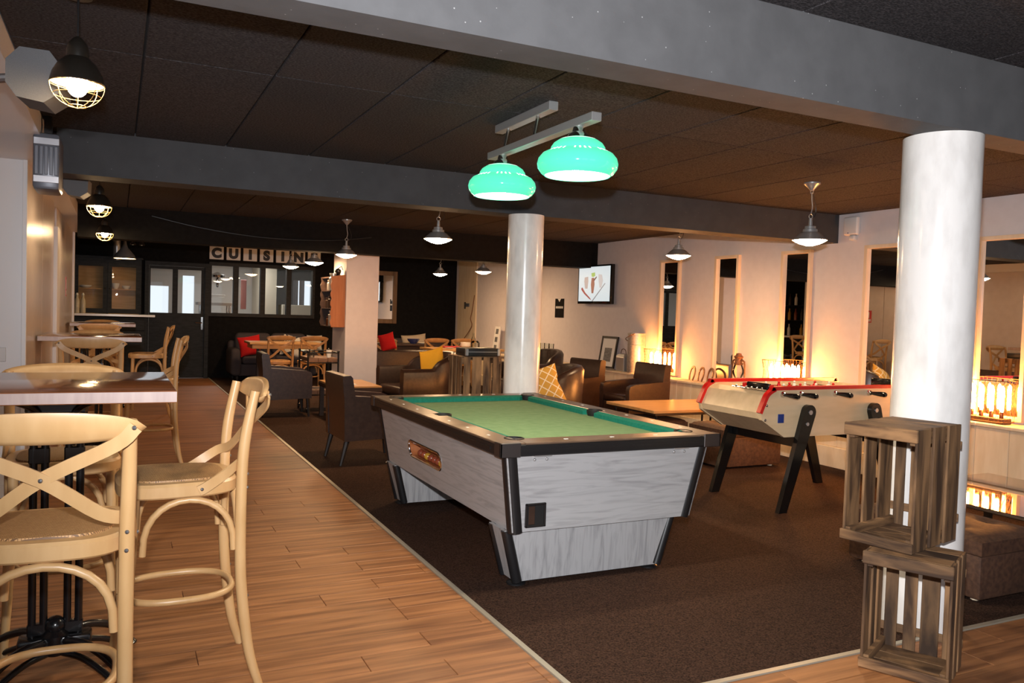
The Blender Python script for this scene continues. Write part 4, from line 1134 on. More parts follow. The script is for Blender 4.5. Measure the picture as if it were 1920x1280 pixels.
b = MB(); b.tube(cr([(6.463, 15.07, 1.73), (6.458, 15.17, 1.40), (6.46, 15.24, 1.25), (6.46, 15.16, 1.12), (6.44, 15.32, .95), (6.42, 15.6, .76), (6.40, 15.75, .645)], 6), .009, 6)
tag(b.build('power_cable', 'cable'), 'brown cable hanging down the pine board at the far end', 'cable')
t = thing('wall_socket', 'white double socket plate on the white wall at the far left', 'socket', (-.82, 6.60, 1.0))
b = MB(); b.rbox(-.13, .13, -.012, 0, -.05, .05, .004, 1); b.build('plate', 'white_plastic', t, smooth=0)
for x in (-.055, .05):
    b = MB(); b.rbox(x - .035, x + .035, -.016, -.010, -.035, .035, .003, 1); s_ = b.build('outlet', 'paper_white', t, smooth=0)
    b = MB()
    for dx in (-.012, .012): b.cyl((x + dx, -.0175, 0), (x + dx, -.015, 0), .005, n=8)
    b.build('pin_hole', 'black_plastic', s_)

# filament lamps on the ledge
def build_tube_lamp(label, loc, L, n, order_front=True):
    t = thing('filament_lamp', label, 'lamp', loc, 0, 'filament tube lamps on the ledge')
    b = MB(); b.rbox(-.055, .055, -L / 2, L / 2, 0, .045, .004, 1); b.build('base', 'dark_brown', t, smooth=0)
    for k in range(n):
        y = -L / 2 + .05 + (L - .10) * k / (n - 1)
        b = MB(); b.lathe([(.016, .045), (.017, .085), (.013, .095)], (0, y, 0), 14); b.build('socket', 'copper', t)
        b = MB(); b.lathe([(.010, .093), (.0145, .11), (.0155, .262), (.012, .288), (.003, .305)], (0, y, 0), 14); b.build('tube_bulb', 'tube_glow', t)
    b = MB()
    W = .115; Hc = .345
    rng = random.Random(int(loc[1] * 100))
    def P(u, z):   # around the basket outline
        a = 2 * PI * u; c, s = math.cos(a), math.sin(a)
        f = 1 + .05 * math.sin(z * 22)
        return (math.copysign(abs(c) ** .6, c) * W * f, math.copysign(abs(s) ** .6, s) * (L / 2 + .02) * f, z)
    N = 30
    for k in range(N):
        for sg in (1, -1):
            b.tube([P((k + sg * j * .42) / N, .02 + (Hc - .02) * j / 5) for j in range(6)], .0013, 4, cap=False)
    for z in (.02, Hc): b.tube([P(k / 36, z) for k in range(36)], .003, 5, closed=True)
    b.build('wire_basket', 'rust_wire', t)
    return t
for lab, y, L, n in (('orange glowing filament lamp beside the milk churn at the far end of the ledge', 8.72, .40, 4),
                     ('orange glowing filament lamp standing behind the football table', 6.50, .44, 5),
                     ('orange glowing filament lamp half hidden behind the thick white column', 4.28, .44, 5)):
    build_tube_lamp(lab, (6.375, y, .635), L, n)

# things on the ledge
t = thing('milk_churn', 'tall grey metal cylinder churn with a bail handle on the ledge', 'churn', (6.375, 9.22, .635))
b = MB(); b.lathe([(.118, 0), (.120, .01), (.120, .52), (.124, .525), (.124, .54), (.112, .54), (.112, .50)], (0, 0, 0), 32); b.build('body', 'galv', t)
b = MB()
for z in (.16, .38): b.tube([(.1215 * math.cos(2 * PI * k / 28), .1215 * math.sin(2 * PI * k / 28), z) for k in range(28)], .004, 6, closed=True)
b.build('band', 'galv', t)
b = MB(); b.tube(cr([(-.05, .115, .42), (-.12, .09, .46), (-.135, -.02, .50), (-.10, -.09, .535)], 5), .005, 6); b.build('handle', 'rust', t)
t = thing('tin_box', 'small dark tin with a wire handle beside the milk churn', 'tin', (6.37, 9.52, .635))
b = MB(); b.rbox(-.06, .06, -.10, .10, 0, .20, .01, 2); b.stack([(-.06, -.10), (.06, -.10), (.06, .10), (-.06, .10)], [(1, .20), ((.6, .75), .235), ((.3, .5), .245)]); b.build('body', 'steel', t, smooth=0)
b = MB(); b.tube(cr([(0, -.07, .22), (0, -.05, .29), (0, .0, .31), (0, .05, .29), (0, .07, .22)], 5), .005, 6); b.build('handle', 'rust', t)
b = MB(); b.lathe([(.05, 0), (.075, .006), (.085, .012), (.06, .012)], (0, 0, 0), 24)
tag(b.build('small_dish', 'galv', loc=(6.31, 9.72, .635)), 'small flat metal dish on the ledge before the tin', 'dish')
t = thing('picture_frame', 'black framed landscape photograph leaning on the wall on the ledge', 'picture', (6.40, 10.02, .637))
MM = Matrix.Rotation(R(9), 4, 'Y')
for a, c, z0, z1 in ((-.21, -.178, 0, .47), (.178, .21, 0, .47), (-.178, .178, 0, .032), (-.178, .178, .438, .47)):
    b = MB(); b.rbox(-.012, .012, a, c, z0, z1, .002, 1, M=MM); b.build('frame', 'dark_leg', t, smooth=0)
b = MB(); b.box(-.003, .003, -.178, .178, .032, .438, M=MM); b.build('mat_board', 'paper_white', t, smooth=0)
b = MB(); b.box(-.0045, -.003, -.095, .095, .10, .30, M=MM); b.build('photograph', 'photo_dark', t, smooth=0)
for k, (yy, lab) in enumerate(((8.06, 'rusty horseshoe leaning on the ledge, nearest the milk churn'), (7.89, 'rusty horseshoe in the middle of the three on the ledge'), (7.72, 'rusty horseshoe on the ledge nearest the lantern'))):
    b = MB()
    c = cr([(0, -.055, 0), (0.0, -.078, .07), (0, -.062, .135), (0, 0, .168), (0, .062, .135), (0, .078, .07), (0, .055, 0)], 6)
    b.ribbon(c, (1, 0, 0), .024, .012)
    o = tag(b.build('horseshoe', 'rust', smooth=40), lab, 'horseshoe', 'horseshoes on the ledge')
    o.matrix_world = TR(6.40, yy, .640) @ RZ(R(-18)) @ Matrix.Rotation(R(12), 4, 'Y')
t = thing('hurricane_lantern', 'rusty hurricane lantern with clear globe on the ledge', 'lantern', (6.36, 7.17, .635)); t.scale = (1.2, 1.2, 1.2)
b = MB(); b.lathe([(.075, 0), (.078, .012), (.074, .05), (.045, .062), (.03, .075), (.03, .09)], (0, 0, 0), 28); b.build('tank', 'rust', t)
b = MB(); b.lathe([(.032, .09), (.052, .13), (.055, .16), (.040, .205), (.034, .215)], (0, 0, 0), 24, cap=False); b.build('globe', 'glass', t)
b = MB(); b.lathe([(.04, .212), (.044, .222), (.036, .235), (.036, .275), (.044, .285), (.044, .292), (.028, .305), (.024, .32), (.004, .325)], (0, 0, 0), 24); b.build('chimney', 'rust', t)
for s in (-1, 1):
    b = MB(); b.tube(cr([(0, s * .06, .03), (0, s * .088, .06), (0, s * .086, .18), (0, s * .075, .245), (0, s * .036, .265)], 6), .008, 8); b.build('side_tube', 'rust', t)
b = MB(); b.tube([(0, .09 * math.cos(a), .25 + .03 * math.sin(a)) for a in [PI * .0 - PI * k / 16 for k in range(17)]], .003, 6); b.build('bail', 'rust', t)
for y, lab in ((11.95, 'left tall clear glass on the far ledge behind the slim column'), (11.80, 'middle tall clear glass on the far ledge behind the slim column'), (11.64, 'right tall clear glass on the far ledge behind the slim column')):
    b = MB(); b.lathe([(.030, 0), (.034, .006), (.045, .28), (.043, .28), (.031, .012), (.003, .010)], (0, 0, 0), 20, cap=False)
    tag(b.build('tall_glass', 'glass', loc=(6.38, y, .635)), lab, 'glass', 'tall glasses on the far ledge')

# ================================================================== SEATING
def build_armchair(label, loc, rotz, mt, group, hb=.80, name='armchair'):
    """square leather armchair facing local -Y"""
    t = thing(name, label, 'armchair', loc, rotz, group)
    b = MB()
    prof = [(.24, .22), (.20, .40), (.215, .60), (.245, hb - .02), (.265, hb), (.325, hb - .005), (.335, hb - .03), (.315, .55), (.30, .22)]
    b.prism([(y - .02, z) for y, z in prof], 'x', -.30, .30); b.build('backrest', mt, t, smooth=50)
    for s in (-1, 1):
        b = MB(); x0, x1 = sorted((s * .31, s * .235))
        b.prism([(-.30, .24), (-.305, .52), (-.29, .565), (-.24, .585), (.14, .615), (.30, .625), (.29, .22)], 'x', x0, x1); b.build('arm', mt, t, smooth=30)
    b = MB(); b.rbox(-.235, .235, -.30, .24, .24, .36, .02, 2); b.build('seat_base', mt, t)
    b = MB(); b.rbox(-.233, .233, -.31, .215, .36, .455, .04, 3); b.build('seat_cushion', mt, t)
    for sx in (-1, 1):
        for y, dy in ((-.26, -.02), (.245, .06)):
            b = MB(); b.tube([(sx * .25, y, .245), (sx * .255, y + dy, 0.0)], [.027, .016], 8); b.build('leg', 'dark_leg', t)
    return t
A0 = build_armchair('dark brown leather armchair in profile just left of the pool table', (2.085, 7.32, .003), R(92), 'leather', 'brown leather armchairs in the lounge')
dup(A0, (1.93, 10.60, .003), R(88), 'dark brown leather armchair in profile beside the wood floor edge, before the trolley')
A1 = build_armchair('chestnut leather armchair turned to the left in front of the ledge and picture frame', (5.72, 8.28, .003), R(-88), 'leather_red', 'chestnut leather armchairs by the ledge', hb=.83)
dup(A1, (5.27, 9.05, .003), R(-80), 'chestnut leather armchair between the slim column and the little wire stool')

def build_tub(label, loc, rotz, mt, group, W=.80, D=.72, hb=.80, ha=.60):
    """tub chair facing local -Y: one wrapped shell, seat cushion, feet"""
    t = thing('tub_chair', label, 'armchair', loc, rotz, group)
    b = MB(); n = 40; V = []; F = []
    path = []
    for k in range(n + 1):
        u = k / n
        # horseshoe plan: front left -> back -> front right
        if u < .3: x, y = -W / 2, -D / 2 + (u / .3) * (D * .55)
        elif u > .7: x, y = W / 2, -D / 2 + ((1 - u) / .3) * (D * .55)
        else:
            a = PI * (u - .3) / .4; x = -math.cos(a) * W / 2; y = -D / 2 + D * .55 + math.sin(a) * D * .45
        h = ha + (hb - ha) * max(0.0, 1 - abs((u - .5) / .25) ** 2.6) if abs(u - .5) < .25 else ha
        path.append((x, y, h))
    th = .10
    for k, (x, y, h) in enumerate(path):
        a, c = path[max(0, k - 1)], path[min(n, k + 1)]
        d = Vector((c[0] - a[0], c[1] - a[1], 0)).normalized(); nr = Vector((-d.y, d.x, 0)) * -1  # inward
        fl = .05
        sec = [(fl * .4 - .02, .10), (0, h * .55), (-.012, h - .05), (.012, h - .012), (th * .5, h), (th - .012, h - .012), (th, h - .05), (th * .95, .30), (th, .10)]
        for o, z in sec: V.append((x + nr.x * o, y + nr.y * o, z))
    m = 9
    for k in range(n):
        for j in range(m):
            F.append((k * m + j, k * m + (j + 1) % m, (k + 1) * m + (j + 1) % m, (k + 1) * m + j))
    F.append(tuple(range(m))); F.append(tuple(n * m + j for j in range(m - 1, -1, -1)))
    b.add(V, F); b.build('shell', mt, t, smooth=50)
    b = MB(); b.rbox(-W / 2 + th, W / 2 - th, -D / 2 + .01, D / 2 - th, .12, .30, .02, 2); b.build('seat_base', mt, t)
    b = MB(); b.rbox(-W / 2 + th + .004, W / 2 - th - .004, -D / 2 - .01, D / 2 - th - .02, .30, .43, .045, 3); b.build('seat_cushion', mt, t)
    for sx in (-1, 1):
        for sy in (-1, 1):
            b = MB(); b.tube([(sx * (W / 2 - .09), sy * (D / 2 - .12), .12), (sx * (W / 2 - .09), sy * (D / 2 - .12), 0)], [.022, .016], 8); b.build('foot', 'dark_leg', t)
    return t
T0 = build_tub('dark leather tub chair seen side on, holding the plain yellow cushion', (3.60, 10.05, .003), R(-82), 'leather', 'tub chairs in the lounge', W=.80, D=.94, hb=.86, ha=.655)
dup(T0, (4.12, 7.75, .003), R(-100), 'dark leather tub chair holding the patterned yellow cushion behind the pool table')
dup(T0, (5.70, 10.95, .003), R(-75), 'dark leather tub chair beside the far ledge, right of the slim column')
cushion('plain mustard yellow cushion on the dark tub chair', 'yellow_fabric', (3.70, 9.96, .69), (.40, .42), R(84), R(-62), th=.13, ry=R(14))
cushion('yellow cushion with white trellis pattern behind the pool table', 'trellis', (3.96, 7.42, .63), (.44, .42), R(74), R(-22), th=.15, ry=R(18))
cushion('plain yellow cushion peeping out at the right of the slim column', 'yellow_fabric', (5.45, 10.78, .70), (.40, .40), R(72), R(-62), th=.13, ry=R(12))

def build_sofa(label, loc, rotz, W, mt, group, hb=.85, n=2):
    t = thing('sofa', label, 'sofa', loc, rotz, group)
    D = .86
    b = MB(); b.rbox(-W / 2 + .04, W / 2 - .04, -D / 2 + .06, D / 2, .10, .32, .03, 2); b.build('base', mt, t)
    for s in (-1, 1):
        b = MB(); x0, x1 = sorted((s * W / 2, s * (W / 2 - .19))); b.rbox(x0, x1, -D / 2, D / 2 - .02, .10, .60, .08, 4); b.build('arm', mt, t)
    b = MB(); b.rbox(-W / 2 + .02, W / 2 - .02, D / 2 - .22, D / 2, .12, .72, .07, 4); b.build('back_frame', mt, t)
    iw = W - .38
    for k in range(n):
        x0 = -iw / 2 + iw * k / n
        b = MB(); b.rbox(x0 + .004, x0 + iw / n - .004, -D / 2 - .01, D / 2 - .24, .32, .47, .05, 3); b.build('seat_cushion', mt, t)
        b = MB(); b.rbox(x0 - .06 if k == 0 else x0 + .004, x0 + iw / n + (.06 if k == n - 1 else -.004), D / 2 - .36, D / 2 - .12, .47, hb + .01, .09, 4); b.build('back_cushion', mt, t)
    for sx in (-1, 1):
        for sy in (-1, 1):
            b = MB(); b.cyl((sx * (W / 2 - .12), sy * (D / 2 - .12), .10), (sx * (W / 2 - .12), sy * (D / 2 - .12), 0), .03, .022, 10); b.build('foot', 'dark_leg', t)
    return t
build_sofa('charcoal fabric sofa under the kitchen window', (2.62, 15.66, .003), 0, 1.56, 'sofa_grey', 'dark sofas along the back wall', hb=.86)
build_sofa('dark sofa in the back right corner under the black wall', (5.35, 15.66, .003), 0, 1.9, 'sofa_grey', 'dark sofas along the back wall', hb=.80)
cushion('red cushion at the left end of the charcoal sofa', 'red_fabric', (2.17, 15.28, .655), (.40, .36), R(78), R(4), th=.13, ry=R(10))
cushion('printed white cushion at the right end of the charcoal sofa', 'cushion_print', (2.94, 15.30, .65), (.42, .40), R(76), R(-4), th=.13, ry=R(-12))
cushion('small cream cushion at the right arm of the charcoal sofa', 'white_fabric', (3.34, 15.36, .72), (.28, .28), R(78), R(-8), th=.12)
cushion('oatmeal cushion on the dark corner sofa', 'beige_fabric', (5.28, 15.24, .705), (.50, .42), R(80), R(-4), th=.13, ry=R(6))
# low backed bench seen from behind with a red cushion on its arm
t = thing('leather_bench', 'black leather bench back behind the tub chair, with the red cushion', 'bench', (4.15, 12.75, .003))
b = MB(); b.rbox(-.50, .50, -.16, -.04, .10, .735, .03, 3); b.build('backrest', 'leather', t)
b = MB(); b.rbox(-.50, .50, -.04, .46, .22, .44, .04, 3); b.build('seat', 'leather', t)
for sx in (-1, 1):
    for yv in (-.08, .40):
        b = MB(); b.cyl((sx * .44, yv, .22), (sx * .44, yv, 0), .02, .015, 8); b.build('leg', 'dark_leg', t)
cushion('red cushion perched on the black leather bench back, right of the pillar', 'red_fabric', (3.92, 12.65, .865), (.28, .28), R(84), R(10), th=.11, ry=R(14))

# ottomans
def build_ottoman(label, loc, sx, sy, h, group=None):
    t = thing('ottoman', label, 'ottoman', loc, 0, group)
    b = MB(); b.rbox(-sx / 2, sx / 2, -sy / 2, sy / 2, .02, h - .10, .015, 2); b.build('body', 'suede', t)
    # tufted top
    n = 20; V = []; F = []
    for j in range(n + 1):
        for i in range(n + 1):
            u, v = 2 * i / n - 1, 2 * j / n - 1
            e = max(0, 1 - max(abs(u), abs(v)) ** 9)
            z = h - .03 + .03 * e
            for a in (-.45, .45):
                for c in (-.45, .45):
                    d2 = ((u - a) ** 2 + (v - c) ** 2); z -= .022 * math.exp(-d2 / .018)
            V.append((u * sx / 2, v * sy / 2, z))
    for j in range(n):
        for i in range(n): a = j * (n + 1) + i; F.append((a, a + 1, a + n + 2, a + n + 1))
    base = len(V); ring = [i for i in range(n)] + [j * (n + 1) + n for j in range(n)] + [n * (n + 1) + n - i for i in range(n)] + [(n - j) * (n + 1) for j in range(n)]
    for k in ring: x, y, z = V[k]; V.append((x, y, h - .098))
    m = len(ring)
    for k in range(m): F.append((ring[k], base + k, base + (k + 1) % m, ring[(k + 1) % m]))
    b = MB(); b.add(V, F); top = b.build('tufted_top', 'suede', t, smooth=50)
    for a in (-.45, .45):
        for c in (-.45, .45): b = MB(); b.ball((a * sx / 2, c * sy / 2, h - .016), .014, 8, 5, .5); b.build('button', 'suede', top)
    for x in (-1, 1):
        for y in (-1, 1):
            b = MB(); b.cyl((x * (sx / 2 - .07), y * (sy / 2 - .07), .03), (x * (sx / 2 - .07), y * (sy / 2 - .07), 0), .022, n=10); b.build('foot', 'pine', t)
    return t
OG = 'brown suede ottomans'
build_ottoman('large brown tufted ottoman at the right edge, behind the stacked crates', (4.175, 3.00, .003), .51, .82, .345, OG)
build_ottoman('brown ottoman under the football table near the low honey table', (5.42, 6.12, .003), .72, .50, .40, OG)
build_ottoman('brown ottoman pushed under the left side of the low honey table', (4.98, 6.86, .003), .46, .56, .38, OG)

# low glossy table reflecting the lamp
t = thing('mirror_table', 'low mirror-topped table reflecting the glowing lamp behind the large ottoman', 'table', (4.995, 3.05, .003))
b = MB(); b.rbox(-.55, .55, -.60, .60, .352, .375, .003, 1); b.build('tabletop', 'black_glass', t, smooth=0)
for sx in (-1, 1):
    for sy in (-1, 1):
        b = MB(); b.box(sx * .50 - .02, sx * .50 + .02, sy * .55 - .02, sy * .55 + .02, 0, .352); b.build('leg', 'dark_leg', t, smooth=0)

# low honey-coloured table
t = thing('low_table', 'low honey-coloured wooden table between the pool table and the football table', 'table', (5.38, 6.92, .003))
b = MB(); b.rbox(-.66, .66, -.43, .43, .455, .485, .004, 1); b.build('tabletop', 'table_pine', t, smooth=0)
b = MB()
for s in (-1, 1): b.box(-.60, .60, s * .36 - .015, s * .36 + .015, .425, .455); b.box(s * .58 - .015, s * .58 + .015, -.36, .36, .425, .455)
b.build('apron', 'dark_brown', t, smooth=0)
for sx in (-.58, .58, .10, .22):
    for sy in (-1, 1):
        if abs(sx) < .5 and sy > 0: continue
        b = MB(); b.cyl((sx, sy * .36, .45), (sx, sy * .36, 0), .011, n=8); b.build('leg', 'black_iron', t)

# wire stool with orange seat
t = thing('wire_stool', 'little stool with orange seat and white wire legs beside the chestnut armchair', 'stool', (5.86, 9.62, .003))
b = MB(); b.rbox(-.13, .13, -.13, .13, .40, .43, .01, 2); b.build('seat', K['orange_seat'] if 'orange_seat' in K else 'shelf_wood', t)
b = MB(); b.lathe([(.10, .33), (.06, .38), (.03, .40)], (0, 0, 0), 14); b.build('hub', 'steel', t)
for k in range(4):
    a = PI / 4 + k * PI / 2
    for d in (-.14, .14):
        b = MB(); b.tube([(.04 * math.cos(a + d), .04 * math.sin(a + d), .40), (.09 * math.cos(a + d), .09 * math.sin(a + d), .20), (.17 * math.cos(a), .17 * math.sin(a), 0.0)], .007, 6); b.build('wire_leg', 'white_plastic', t)

# coffee table with game on it
t = thing('coffee_table', 'low pine coffee table with dark edge behind the leather armchair', 'table', (2.63, 10.02, .003))
b = MB(); b.rbox(-.28, .28, -.46, .46, .435, .455, .003, 1); b.build('tabletop', 'table_pine', t, smooth=0)
b = MB(); b.rbox(-.285, .285, -.465, .465, .385, .4345, .003, 1); b.build('apron', 'dark_brown', t, smooth=0)
for sx in (-1, 1):
    for sy in (-1, 1):
        b = MB(); b.box(sx * .25 - .025, sx * .25 + .025, sy * .42 - .025, sy * .42 + .025, 0, .386); b.build('leg', 'dark_brown', t, smooth=0)
b = MB(); b.rbox(-.05, .05, -.07, .07, 0, .006, .001, 1)
tag(b.build('drinks_menu', 'paper_white', loc=(2.60, 9.82, .4585), smooth=0), 'small white card lying on the pine coffee table', 'card')

# industrial trolley
t = thing('serving_trolley', 'iron framed serving trolley with two wooden shelves left of the white pillar', 'trolley', (2.46, 11.02, .003))
for sx in (-1, 1):
    for sy in (-1, 1):
        b = MB(); b.cyl((sx * .20, sy * .28, .07), (sx * .20, sy * .28, .80), .013, n=8); b.ball((sx * .20, sy * .28, .805), .018, 8, 6); p_ = b.build('post', 'black_iron', t)
        b = MB(); b.cyl((sx * .20 - .012, sy * .28, .035), (sx * .20 + .012, sy * .28, .035), .035, n=14); b.build('caster', 'black_iron', p_)
for z in (.24, .665):
    for k in range(3):
        b = MB(); x0 = -.19 + k * .127; b.rbox(x0, x0 + .124, -.27, .27, z, z + .055, .004, 1); b.build('shelf_board', 'trolley_wood', t, smooth=0)
for z in (.79, .23, .655):
    for s in (-1, 1):
        b = MB(); b.cyl((-.20, s * .28, z), (.20, s * .28, z), .008, n=6); b.build('rail', 'black_iron', t)
        b = MB(); b.cyl((s * .20, -.28, z), (s * .20, .28, z), .008, n=6); b.build('rail', 'black_iron', t)
for k, (x, y, lab) in enumerate(((2.33, 10.84, 'small glass tumbler at the left of the trolley top'), (2.56, 10.86, 'stacked white cups at the right of the trolley top'))):
    b = MB(); b.lathe([(.03, 0), (.04, .10), (.037, .10), (.028, .008), (.002, .006)], (0, 0, 0), 18, cap=False)
    tag(b.build('tumbler' if k == 0 else 'cup', 'glass' if k == 0 else 'ceramic', loc=(x, y, .7235)), lab, 'glass' if k == 0 else 'cup')

# dining sets at the back
C0 = build_chair('dining_chair', 'left of the two honey cross-back chairs before the charcoal sofa', 'chair', .47, .90, False, (2.45, 14.02, .003), R(180), 'cross-back dining chairs', 'beech_dark')
dup(C0, (2.98, 13.98, .003), R(180), 'right of the two honey cross-back chairs before the charcoal sofa')
dup(C0, (4.22, 13.62, .003), R(150), 'honey cross-back chair just right of the white pillar')
dup(C0, (5.16, 13.95, .003), R(180), 'left of the two honey cross-back chairs behind the laden table')
dup(C0, (5.67, 13.95, .003), R(180), 'right of the two honey cross-back chairs behind the laden table')
def build_dining_table(label, loc, sx, sy, mt='table_pine'):
    t = thing('dining_table', label, 'table', loc)
    n = 4
    for k in range(n):
        y0 = -sy / 2 + sy * k / n
        b = MB(); b.rbox(-sx / 2, sx / 2, y0 + .001, y0 + sy / n - .001, .725, .76, .003, 1); b.build('board', mt, t, smooth=0)
    b = MB()
    for s in (-1, 1): b.box(-sx / 2 + .06, sx / 2 - .06, s * (sy / 2 - .06) - .012, s * (sy / 2 - .06) + .012, .65, .725); b.box(s * (sx / 2 - .06) - .012, s * (sx / 2 - .06) + .012, -sy / 2 + .06, sy / 2 - .06, .65, .725)
    b.build('apron', mt, t, smooth=0)
    for a in (-1, 1):
        for c in (-1, 1):
            b = MB(); b.box(a * (sx / 2 - .22) - .025, a * (sx / 2 - .22) + .025, c * (sy / 2 - .14) - .025, c * (sy / 2 - .14) + .025, 0, .725); b.build('leg', 'dark_leg', t, smooth=0)
    return t
build_dining_table('honey dining table between two chairs and the charcoal sofa', (2.62, 14.62, .003), 1.2, .70)
build_dining_table('laden pine table beside the slim white column', (5.35, 12.95, .003), 1.30, .70)
build_dining_table('dark dining table in front of the corner sofa', (4.75, 14.62, .003), 1.3, .60, 'dark_brown')
# on the laden table and the corner table
def small(name, lab, cat, loc, prof, mt, n=20, group=None):
    b = MB(); b.lathe(prof, (0, 0, 0), n, cap=False)
    return tag(b.build(name, mt, loc=loc), lab, cat, group)
zt_ = .7635
small('glass_jar', 'round glass jar on the laden pine table', 'jar', (5.52, 12.78, zt_), [(.002, .002), (.06, .002), (.075, .03), (.075, .10), (.05, .135), (.04, .14)], 'glass')
small('soup_bowl', 'stack of pale bowls on the laden pine table', 'bowl', (5.42, 12.98, zt_), [(.04, 0), (.085, .04), (.088, .10), (.08, .10), (.04, .01), (.002, .008)], 'ceramic')
small('white_saucer', 'white saucer near the front of the laden pine table', 'saucer', (5.05, 12.78, zt_), [(.04, 0), (.075, .012), (.075, .016), (.03, .008), (.002, .007)], 'ceramic')
small('water_bottle', 'clear bottle at the back of the laden pine table', 'bottle', (5.62, 13.10, zt_), [(.035, 0), (.038, .01), (.038, .15), (.014, .21), (.014, .26)], 'glass')
b = MB(); b.rbox(-.16, .16, -.09, .09, 0, .025, .004, 1)
tag(b.build('red_book', 'book_red', loc=(5.22, 13.12, zt_), smooth=0), 'red book lying on the laden pine table', 'book')
small('blue_bowl', 'dark blue bowl on the dark table before the corner sofa', 'bowl', (5.0, 14.50, zt_), [(.05, 0), (.10, .05), (.12, .09), (.112, .09), (.05, .01), (.002, .008)], 'blue_ceramic')
small('white_plate', 'white plate on the dark table before the corner sofa', 'plate', (5.20, 14.46, zt_), [(.06, 0), (.11, .014), (.11, .018), (.05, .008), (.002, .007)], 'ceramic')
small('side_plate', 'white plate by the cross-back chair right of the pillar', 'plate', (4.25, 14.45, zt_), [(.06, 0), (.11, .014), (.11, .018), (.05, .008), (.002, .007)], 'ceramic')
t = thing('photo_strip', 'tall narrow white frame with three little photographs leaning on the wall', 'picture', (6.02, 13.2, zt_ - .13))
t.location = (6.34, 13.75, .637)
MM = Matrix.Rotation(R(7), 4, 'Y') 
b = MB(); b.rbox(-.012, .012, -.115, .115, 0, .50, .002, 1, M=MM); b.build('frame', 'paper_white', t, smooth=0)
for k, z in enumerate((.06, .21, .36)):
    b = MB(); b.box(-.0135, -.012, -.055, .055, z, z + .095, M=MM); b.build('photograph', 'photo_dark', t, smooth=0)

# wall mirror on the black wall, round mirror on the pillar
t = thing('framed_mirror', 'oak framed mirror on the black back wall right of the pillar', 'mirror', (4.78, YB, 1.10))
for a, c, z0, z1 in ((-.40, -.31, 0, 1.07), (.31, .40, 0, 1.07), (-.31, .31, 0, .09), (-.31, .31, .98, 1.07)):
    b = MB(); b.rbox(a, c, -.035, 0, z0, z1, .006, 1); b.build('frame', 'walnut_frame', t, smooth=0)
b = MB(); b.box(-.31, .31, -.012, -.006, .09, .98); b.build('glass', 'mirror', t, smooth=0)
t = thing('round_mirror', 'round dark framed mirror on the hidden right side of the white pillar', 'mirror', (3.357, 11.75, 1.5))
b = MB(); b.tube([(.012, .19 * math.cos(2 * PI * k / 36), .19 * math.sin(2 * PI * k / 36)) for k in range(36)], .016, 8, closed=True); b.build('frame', 'dark_brown', t)
b = MB(); b.cyl((.003, 0, 0), (.008, 0, 0), .185, n=36); b.build('glass', 'mirror', t, smooth=30)

# shelf box on the left side of the pillar with jars
t = thing('wall_shelf', 'orange wooden shelf box fixed to the left side of the white pillar', 'shelf', (2.885, 11.34, 1.12))
D_, L_, H_ = .20, .66, .74
b = MB()
pts = [(0, 0), (0, H_)]
for k in range(17): pts.append((-D_ + .010 * math.sin(k * 2.0), H_ - .06 - (H_ - .08) * k / 16 + (.03 if k == 0 else 0)))
pts.append((-D_ + .01, 0))
for y0 in (0.0, L_ - .018):
    b = MB(); b.prism(pts, 'y', y0, y0 + .018); b.build('side_panel', 'shelf_wood' if y0 == 0 else 'dark_brown', t, smooth=0)  # far panel and inner boards coloured dark for shade inside the box
for z in (0, .25, .50, H_ - .05):
    b = MB(); b.rbox(-D_ + .012, 0, .018, L_ - .018, z, z + .016, .002, 1); b.build('shelf_board', 'dark_brown', t, smooth=0)
b = MB(); b.box(-.008, 0, .018, L_ - .018, 0, H_ - .05); b.build('back_panel', 'dark_brown', t, smooth=0)
SH = 'metal jars on the pillar shelf'
def jar(lab, y, z, r, h, mt='steel', name='metal_jar', dx=0.0):
    b = MB(); b.lathe([(.004, 0), (r, 0), (r, h * .72), (r * .7, h * .78), (r * .7, h * .86), (r * .85, h * .88), (r * .85, h), (.004, h)], (0, 0, 0), 18, cap=False)
    tag(b.build(name, mt, loc=(2.885 - D_ + .055 + dx, 11.34 + y, 1.12 + z)), lab, 'jar', SH)
jar('tall shiny flask on the top shelf of the orange shelf box', .12, .5165, .062, .24)
jar('small dull flask behind the tall one on the top shelf of the box', .30, .516, .045, .15, 'galv')
jar('dark jar standing in the middle of the orange shelf box', .20, .266, .055, .17, 'dark_brown')
jar('second dark jar behind the first in the middle of the orange shelf box', .38, .266, .05, .15, 'dark_brown')
jar('shiny tin at the front of the bottom shelf of the orange box', .11, .0165, .062, .215)
jar('small copper tin behind the shiny one on the bottom shelf', .30, .016, .05, .13, 'copper')
t = thing('coffee_grinder', 'little black grinder with a crank on top of the orange shelf box', 'grinder', (2.80, 11.44, 1.12 + H_ - .03))
b = MB(); b.lathe([(.045, 0), (.048, .01), (.030, .035), (.045, .07), (.040, .10), (.015, .115), (.004, .118)], (0, 0, 0), 18); b.build('body', 'black_iron', t)
b = MB(); b.tube([(0, 0, .115), (.05, .02, .15), (.075, .03, .10)], .006, 6); b.build('crank', 'black_iron', t)

